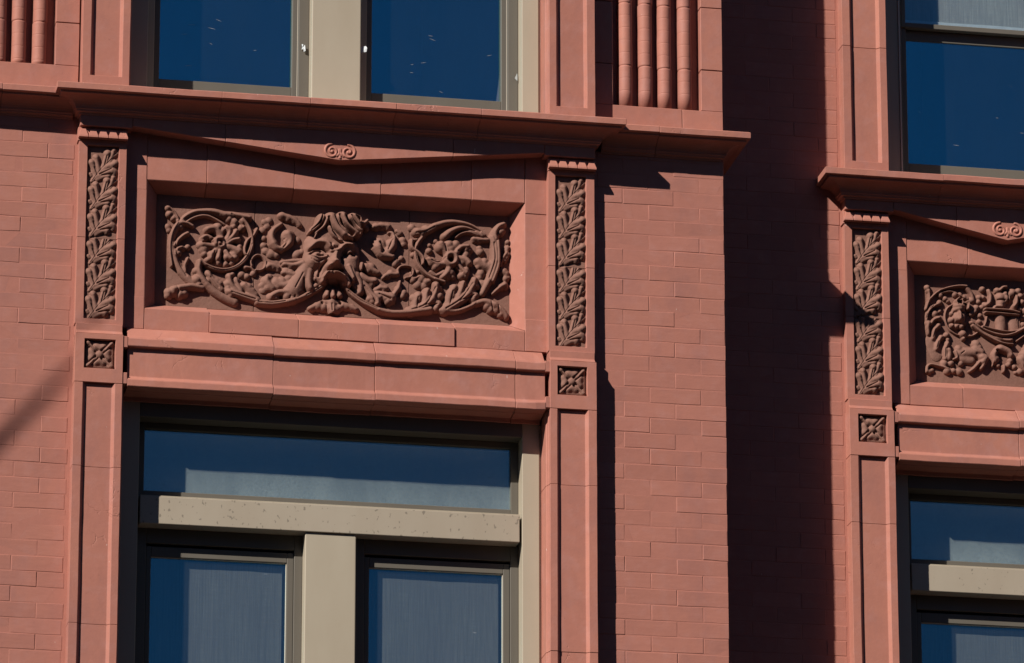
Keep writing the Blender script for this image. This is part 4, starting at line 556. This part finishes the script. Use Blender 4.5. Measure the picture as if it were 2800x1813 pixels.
    for k in range(6):
        half = P1 if k > 2 else P2; oz = .490 - .1245 * k; c = xc + s * 1.037
        lo, hi = (-.0635, .2985) if k > 2 else (.3015, .7205)
        o = relief('acanthus_leaf', REL_MOT, STONE, half, c, oz, dy - .0285, 2.0, 1.0 + .06 * math.sin(k * 2.3 + xc), (c - .0655, c + .0655, lo, hi), .3)
    # capital with teeth
    cx = xc + s * 1.041
    cap = mk('capital', *loft([[(x, dy + .06, .7475), (x, dy - .060, .7475), (x, dy - .047, .800), (x, dy + .06, .800)] for x in fine(cx - .1075, cx + .1075)]), PAINT, t, bevel=.0012)
    for k in range(5):
        a = cx - .108 + .0432 * k
        mk('tooth', *loft([[(a + .0012, dy - .055, .7485), (a + .042, dy - .055, .7485), (a + .042, dy - .0745, .7480), (a + .0012, dy - .0745, .7480)],
                           [(a + .0012, dy - .055, .758), (a + .042, dy - .055, .758), (a + .042, dy - .0735, .756), (a + .0012, dy - .0735, .756)],
                           [(a + .011, dy - .045, .790), (a + .032, dy - .045, .790), (a + .032, dy - .0585, .790), (a + .011, dy - .0585, .790)]]), PAINT, cap, bevel=.0009)
    return t
pilaster(XC, -1, 0, 'carved pilaster left of the beige lower window, acanthus strip above a square rosette')
pilaster(XC, 1, 0, 'carved pilaster right of the beige lower window, casting its shadow on the pier bricks')
pilaster(XC2, -1, DY, 'carved pilaster on the recessed bay, with a dark cornice shadow across its leaves')
pilaster(XC2, 1, DY, 'carved pilaster at the far end of the recessed bay')

def upper_pilaster(xc, s, dy, label):
    t = thing('panelled_pilaster', label, 'pilaster', (xc + s * (1.04 - SH[xc]), dy, .95), 'plain panelled pilasters of the upper windows')
    ed = [(.95, 1.60), (1.60, 2.6)] if s < 0 else [(.95, 1.93), (1.93, 2.6)]
    if dy: ed = [(.95, 1.59), (1.59, 2.6)]
    for k, (a, b) in enumerate(ed):
        pil_piece('shaft_block', t, xc, s, dy, [(a, False), (1.0335, False), (1.0365, True), (b - .001, True)] if k == 0 else [(a + .001, True), (b, True)], -.075 + .001 * k, -.058 + .001 * k)
upper_pilaster(XC, -1, 0, 'plain panelled pilaster left of the upper beige window pair, beside a reeded panel')
upper_pilaster(XC, 1, 0, 'plain panelled pilaster right of the upper beige window pair, shading the reeded panel')
upper_pilaster(XC2, -1, DY, 'plain panelled pilaster at the edge of the dark recess, beside the rightmost upper window')
upper_pilaster(XC2, 1, DY, 'plain panelled pilaster beyond the upper window of the recessed bay')

# ------------------------------------------------------------------ reeded panels
def reeded(label, x0, r0, r1, x1, zb, cs, joints):
    t = thing('reeded_panel', label, 'reeded panel', ((x0 + x1) / 2, 0, .95), 'reeded panels beside the upper windows')
    mk('panel_back', *box(x0 + .01, x1 - .01, .064, .10, .96, 2.6), PAINT, t)
    cut = [.95] + joints + [2.6]
    for k, (a, b) in enumerate(zip(cut, cut[1:])):
        for u0, u1 in ((x0, r0), (r1, x1)):
            if u1 - u0 < .02: continue
            lo = zb + .0005 if k == 0 else a + .0014
            mk('stile', *box(u0, u1, R.uniform(-.002, .001), .072, lo, b - .0014, .05), PAINT, t, bevel=.0022)
    xs = [x0, r0 + .315, x1] if r1 > r0 and x0 > 0 else [x0, x1]
    for a, b in zip(xs, xs[1:]):
        mk('rail', *box(a + (.001 if a > x0 else 0), b - (.001 if b < x1 else 0), R.uniform(-.0025, 0), .074, .93, zb, .05), PAINT, t, bevel=.0022)
    for c in cs:
        jx = R.uniform(-.002, .002); zz = []; z = zb - .004
        cutz = [j + R.uniform(-.003, .003) for j in joints]
        marks = [(q, .0032, .0022) for q in cutz]
        lo = zb
        for j in cutz + [2.6]:
            n = 5; marks += [(j - (k * .0594), .0012, .0004) for k in range(1, 8) if j - k * .0594 > lo + .02]; lo = j
        prof = [(z, 0)]
        for q, w, d in sorted(marks):
            prof += [(q - w - .004, 0), (q - w, 0), (q - w * .35, d), (q + w * .35, d), (q + w, 0), (q + w + .004, 0)]
        prof.append((2.6, 0)); rings = []; sh = 0; k = 0
        for zq, d in prof:
            while k < len(cutz) and zq > cutz[k]: k += 1; sh = R.uniform(-.003, .003)
            rr = .0315 - d
            rings.append([(c + jx + sh + rr * math.sin(a), .034 - rr * math.cos(a), zq) for a in np.linspace(-math.pi / 2, math.pi / 2, 13)] + [(c + jx + sh + rr, .068, zq), (c + jx + sh - rr, .068, zq)])
        o = mk('reed', *loft(rings), PAINT, t, amp=.0016, smooth=True)
reeded('panel of four rounded red reeds above the brick pier, next to the dark recess', .355, .459, .8615, .9605, 1.0845, [.5225, .6135, .7035, .7935], [1.279, 1.576, 1.873, 2.17])
reeded('panel of rounded red reeds in the corner beside the left upper pilaster', -2.75, -2.52, -2.034, -1.93, 1.0965, [-2.101, -2.191, -2.281, -2.371, -2.461], [1.295, 1.592, 1.889, 2.186])

# ------------------------------------------------------------------ windows
def lower_window(xc, dy, label, blabels, single=False):
    t = thing('window', label, 'window', (xc, dy + .1, -1.95), 'lower windows with a transom light'); sh = SH[xc]
    q = lambda u: u - math.copysign(sh, u) if abs(u) > .5 else u
    B0 = lambda n, u0, u1, y0, y1, z0, z1, mat=BEIGE, par=None, bev=.0025: mk(n, *box(xc + u0, xc + u1, dy + y0, dy + y1, z0, z1, 3), mat, par or t, bevel=bev, amp=0, seg=2)
    B = lambda n, u0, u1, *a, **k: B0(n, q(u0), q(u1), *a, **k)
    B('jamb', -.915, -.8395, .064, .215, -1.95, -.395); B('jamb', .8395, .915, .064, .215, -1.95, -.395)
    B('head', -.839, .839, .0655, .215, -.4605, -.396, GREYM)  # darker grey puts the lintel's shade into the head's colour
    for s in (-1, 1):
        a, b = sorted((s * .9155, s * .930)); B('sealant', a, b, .075, .2, -1.95, -.40, SEAL)
    tr = B('transom', -.8305, .829, .069, .214, -.934, -.8125, BEIGE_DIRTY, None, .003)
    B('transom_lip', -.8303, .8288, .074, .2, -.812, -.8075, BEIGE, tr, .001)
    f = B('transom_sash', -.839, -.806, .150, .205, -.8125, -.461, GREYM); B('stile', .805, .839, .150, .205, -.8125, -.461, GREYM, f)
    B('rail', -.806, .805, .1505, .205, -.489, -.4612, GREYM, f); B('rail', -.806, .805, .1505, .205, -.812, -.766, GREYM, f)
    B('glass_pane', -.807, .806, .166, .170, -.770, -.486, GLASS_DUSTY, f, 0)
    if not single: B('mullion', -.111, .111, .079, .213, -1.95, -.9345, BEIGE, None, .004)
    E = .8385 - sh
    spans = [(-E, E, blabels[0])] if single else [(-E, -.1115, blabels[0]), (.1115, E, blabels[1])]
    for l, r, lb in spans:
        f = B0('sash_frame', l, l + .0485, .146, .21, -1.95, -.9345, GREYM); B0('frame_stile', r - .0365, r, .146, .21, -1.95, -.9345, GREYM, par=f)
        B0('frame_head', l + .0487, r - .0367, .1465, .21, -1.0, -.9346, GREYM, par=f)
        h = B0('sash', l + .0495, l + .0705, .153, .205, -1.95, -1.012, GREYM); B0('stile', r - .0665, r - .0375, .153, .205, -1.95, -1.012, GREYM, par=h)
        B0('rail', l + .0707, r - .0667, .1535, .205, -1.057, -1.0125, GREYM, par=h)
        B0('bead', l + .0707, r - .0667, .158, .17, -1.0605, -1.0572, SEAL, par=h); B0('bead', r - .070, r - .0668, .158, .17, -1.95, -1.0607, SEAL, par=h)
        B0('glass_pane', l + .069, r - .065, .1655, .1695, -1.95, -1.05, GLASS_LOW, par=h, bev=0)
        bl = thing('roller_blind', lb, 'blind', (xc + (l + r) / 2, dy + .19, -1.95), 'woven blinds behind the lower panes')
        x0, x1 = xc + l + .045, xc + r - .082; rings = []
        for x in fine(x0, x1, .03):
            w = .0022 * math.sin(x * 17 + l) + .0012 * math.sin(x * 41)
            rings.append([(x, dy + .186 + w, -1.95), (x, dy + .186 + w * .3, -1.04), (x, dy + .1875 + w * .3, -1.04), (x, dy + .1875 + w, -1.95)])
        mk('fabric', *loft(rings), BLIND, bl, amp=0, smooth=False)
        mk('top_roller', *box(x0, x1, dy + .190, dy + .214, -1.055, -1.01, 3), STEEL, bl, amp=0, bevel=.004)
    return t
lower_window(XC, 0, 'beige framed lower window under the grotesque face panel, sunlit speckled transom bar',
             ('grey woven blind behind the lower left pane, with a dark blue jamb shadow strip', 'grey woven blind behind the lower pane right of the sunlit mullion'))
lower_window(XC2, DY, 'beige framed lower window cut by the picture edge, under the fruit basket panel', ('grey woven blind in the lower window of the recessed bay',), True)

def upper_window(xc, dy, label, shade, single=False):
    t = thing('window', label, 'window', (xc, dy + .1, .96), 'upper windows'); sh = SH[xc]
    q = lambda u: u - math.copysign(sh, u) if abs(u) > .5 else u
    B0 = lambda n, u0, u1, y0, y1, z0, z1, mat=BEIGE, par=None, bev=.0025: mk(n, *box(xc + u0, xc + u1, dy + y0, dy + y1, z0, z1, 3), mat, par or t, bevel=bev, amp=0, seg=2)
    B = lambda n, u0, u1, *a, **k: B0(n, q(u0), q(u1), *a, **k)
    B('jamb', -.915, -.8395, .066, .215, .93, 2.6); B('jamb', .8395, .915, .066, .215, .93, 2.6)
    B('sill', -.839, .839, -.05, .215, .90, .972)
    for s in (-1, 1):
        a, b = sorted((s * .9155, s * .930)); B('sealant', a, b, .075, .2, .95, 2.6, SEAL)
    if not single: B('mullion', -.108, .112, .075, .213, .9725, 2.6, BEIGE, None, .004)
    else: B('trim_strip', -.838, -.831, .060, .15, .9725, 2.6, SEAL, None, .001)
    E = .8385 - sh; GM = BEIGE if not single else GREYM
    for l, r in ([(-E, E)] if single else [(-E, -.1085), (.1125, E)]):
        f = B0('sash_frame', l, l + .0385, .150, .21, .9725, 2.6, GM); B0('frame_stile', r - .0475, r, .150, .21, .9725, 2.6, GREYM, par=f)
        B0('frame_sill', l + .0387, r - .0477, .151, .21, .9726, 1.045, GREYM, par=f)
        h = B0('sash', l + .0395, l + .0645, .166, .208, 1.0455, 1.79, GREYM); B0('stile', r - .074, r - .0485, .166, .208, 1.0455, 1.79, GREYM, par=h)
        B0('seal', r - .051, r - .048, .1655, .17, 1.0455, 2.6, SEAL, par=h)
        B0('rail', l + .0647, r - .0742, .1665, .208, 1.0457, 1.126, GREYM, par=h); B0('meeting_rail', l + .0647, r - .0742, .190, .210, 1.738, 1.789, GREYM, par=h)
        B0('glass_pane', l + .063, r - .072, .1955, .1995, 1.118, 1.745, GLASS, par=h, bev=0)
        for w in range(7 if not single else 4):
            sx, sz, sl, sa = R.uniform(l + .12, r - .12), R.uniform(1.16, 1.45), R.uniform(.010, .034), R.uniform(-.5, .3); ux, uz = math.cos(sa) * sl, math.sin(sa) * sl
            mk('scratch', *loft([[(xc + sx + t * ux, dy + .1952, sz + t * uz - e), (xc + sx + t * ux, dy + .1952, sz + t * uz + e), (xc + sx + t * ux, dy + .1956, sz + t * uz)] for t, e in ((0, .0003), (.5, .0009), (1, .0003))]), STEEL, h, amp=0)
        h = B0('sash', l + .0393, l + .060, .152, .165, 1.7895, 2.6, GREYM); B0('stile', r - .070, r - .0485, .152, .165, 1.7895, 2.6, GREYM, par=h)
        B0('meeting_rail', l + .0602, r - .0702, .1525, .189, 1.7893, 1.813, GREYM, par=h)
        B0('glass_pane', l + .058, r - .068, .1665, .1695, 1.805, 2.6, GLASS_LOW, par=h, bev=0)
        if shade:
            bl = thing('roller_blind', shade, 'blind', (xc + (l + r) / 2, dy + .2, 1.8), 'pale blinds of the upper recessed window')
            x0, x1 = xc + l + .045, xc + r - .055
            mk('fabric', *box(x0, x1, dy + .178, dy + .180, 1.832, 2.6, 3), PALEB, bl, amp=0)
            mk('bottom_hem', *box(x0, x1, dy + .1755, dy + .183, 1.818, 1.834, .04), TAPE, bl, amp=.002, bevel=.001)
    return t
upper_window(XC, 0, 'pair of deep blue upper panes either side of a broad beige mullion', None)
upper_window(XC2, DY, 'blue upper window of the recessed bay, pale blind behind its top sash', 'pale woven blind behind the top sash of the recessed upper window', True)

# ------------------------------------------------------------------ ornament panels
def ornament(xc, dy, label, sets, cuts, mirror=False):
    t = thing('ornament_panel', label, 'relief panel', (xc, dy + .08, .05), 'brown carved panels above the windows')
    sh = SH[xc]; ed = [-.786 + sh] + cuts + [.786 - sh]; yg = dy + .08
    tiles = []
    for a, b in zip(ed, ed[1:]):
        tiles.append(mk('panel_tile', *box(xc + a + (.0011 if a > ed[0] else 0), xc + b - (.0011 if b < ed[-1] else 0), yg + R.uniform(-.0008, .0008), yg + .06, .046, .560, .06), STONE, t, bevel=.0015, amp=.0008))
    clip = (xc - .784 + sh, xc + .784 - sh, .052, .554)
    SHEET = {'mask_face': 0, 'mask_hair': .25, 'rosette': .5, 'scroll': .45, 'acanthus_stem': .6, 'stalk': .2, 'tendril': .2, 'ring': 0, 'urn': 0, 'swag': .1, 'lion_mask': 0, 'mouth_teeth': .2}
    for name, rows in sets:
        relief(name, rows, STONE, t, xc, 0, yg + .0005, 2.0, {'mask_face': 1.3, 'mask_hair': 1.35, 'lion_mask': 1.15, 'cheek_leaf': 1.0, 'mouth_teeth': 1.0, 'temple_leaf': 1.1}.get(name, .84), clip, SHEET.get(name, .72))
        if mirror and name in ('acanthus_stem', 'ring', 'lion_mask', 'vine_leaf', 'base_leaf', 'reclining_beast'):
            mr = [(k, r0, r1, h0, h1, [-q if i % 2 == 0 else q for i, q in enumerate(p)]) for k, r0, r1, h0, h1, p in rows]
            relief(name, mr, STONE, t, xc, 0, yg + .0005, 3.0, 1.0, clip, SHEET.get(name, .72))
    return t
ornament(XC, 0, 'brown carved panel with a frowning grotesque face between leafy scrolls and flowers', REL_LEFT + REL_MID + REL_FACE + REL_RMID + REL_RIGHT, [-.350, .337])
ornament(XC2, DY, 'brown carved panel with a fruit basket, lion mask and swag of cloth', REL_RB, [], True)

# ------------------------------------------------------------------ small scraps and the slim pole whose shadow crosses the bricks
def scrap(label, x, y, z, pts):
    t = thing('tape_scrap', label, 'tape scrap', (x, y, z), 'white scraps of tape on the window frames')
    n = len(pts); v = []
    for k, (a, b, c) in enumerate(pts): v.append((x + a * .7, y - .004 - c * .8, z + b * .7))
    v += [(p[0], p[1] + .003, p[2]) for p in v]
    mk('scrap', v, [tuple(range(n)), tuple(range(n, 2 * n))[::-1]] + [(i, (i + 1) % n, (i + 1) % n + n, i + n) for i in range(n)], TAPE, t, amp=0)
scrap('white shredded tape scrap on the sash edge left of the beige mullion', XC - .133, .150, 1.305, [(-.012, .030, .0), (-.004, .024, .01), (-.006, .006, .004), (.006, .022, .012), (.010, -.020, .014), (.0, -.024, .006), (-.004, -.004, .01), (-.014, -.008, .002), (-.010, .008, .006)])
scrap('torn pale tape tab sticking out at the right of the beige mullion', XC + .128, .10, 1.30, [(-.018, .016, .0), (.012, .022, .012), (.020, .008, .018), (.016, -.018, .014), (-.018, -.020, .0)])
scrap('small white folded scrap on the frame beside the right upper jamb', XC + .828, .145, 1.235, [(.004, .026, .01), (.010, .004, .004), (.006, -.026, .008), (-.012, -.010, .012)])
scrap('frayed clear plastic scrap low on the stile left of the lower mullion', XC - .172, .15, -1.525, [(-.018, .024, .006), (-.010, .016, .012), (.004, .030, .006), (.0, .004, .01), (.012, -.012, .004), (-.004, -.006, .012), (-.012, -.022, .008), (-.014, .002, .004)])
def wall_line(k): return Vector((-1.80 - .437 * k, 0, -.14 - .492 * k))
tip, foot = wall_line(0) - sun_dir * 7.2, wall_line(6.5)
t = thing('flagpole', 'slim grey flagpole standing out from the brick wall, its soft shadow slanting over the bricks', 'flagpole', tuple(foot))
d = tip - foot; q = d.to_track_quat('Z', 'Y')
ring = lambda k, r: [tuple(foot + d * k + q @ Vector((r * math.cos(a), r * math.sin(a), 0))) for a in np.linspace(0, 2 * math.pi, 17)[:-1]]
mk('shaft', *loft([ring(0, .034), ring(.6, .026), ring(.85, .017), ring(.93, .012), ring(1, .006)]), STEEL, t, amp=0, smooth=True)
mk('finial', *loft([ring(1 + .012 * (1 - math.cos(a)) / 2, .003 + .010 * math.sin(a)) for a in np.linspace(.15, math.pi - .15, 9)]), STEEL, t, amp=0, smooth=True)
mk('bracket', *box(foot.x - .07, foot.x + .07, -.05, .004, foot.z - .11, foot.z + .11), STEEL, t, amp=0, bevel=.008)
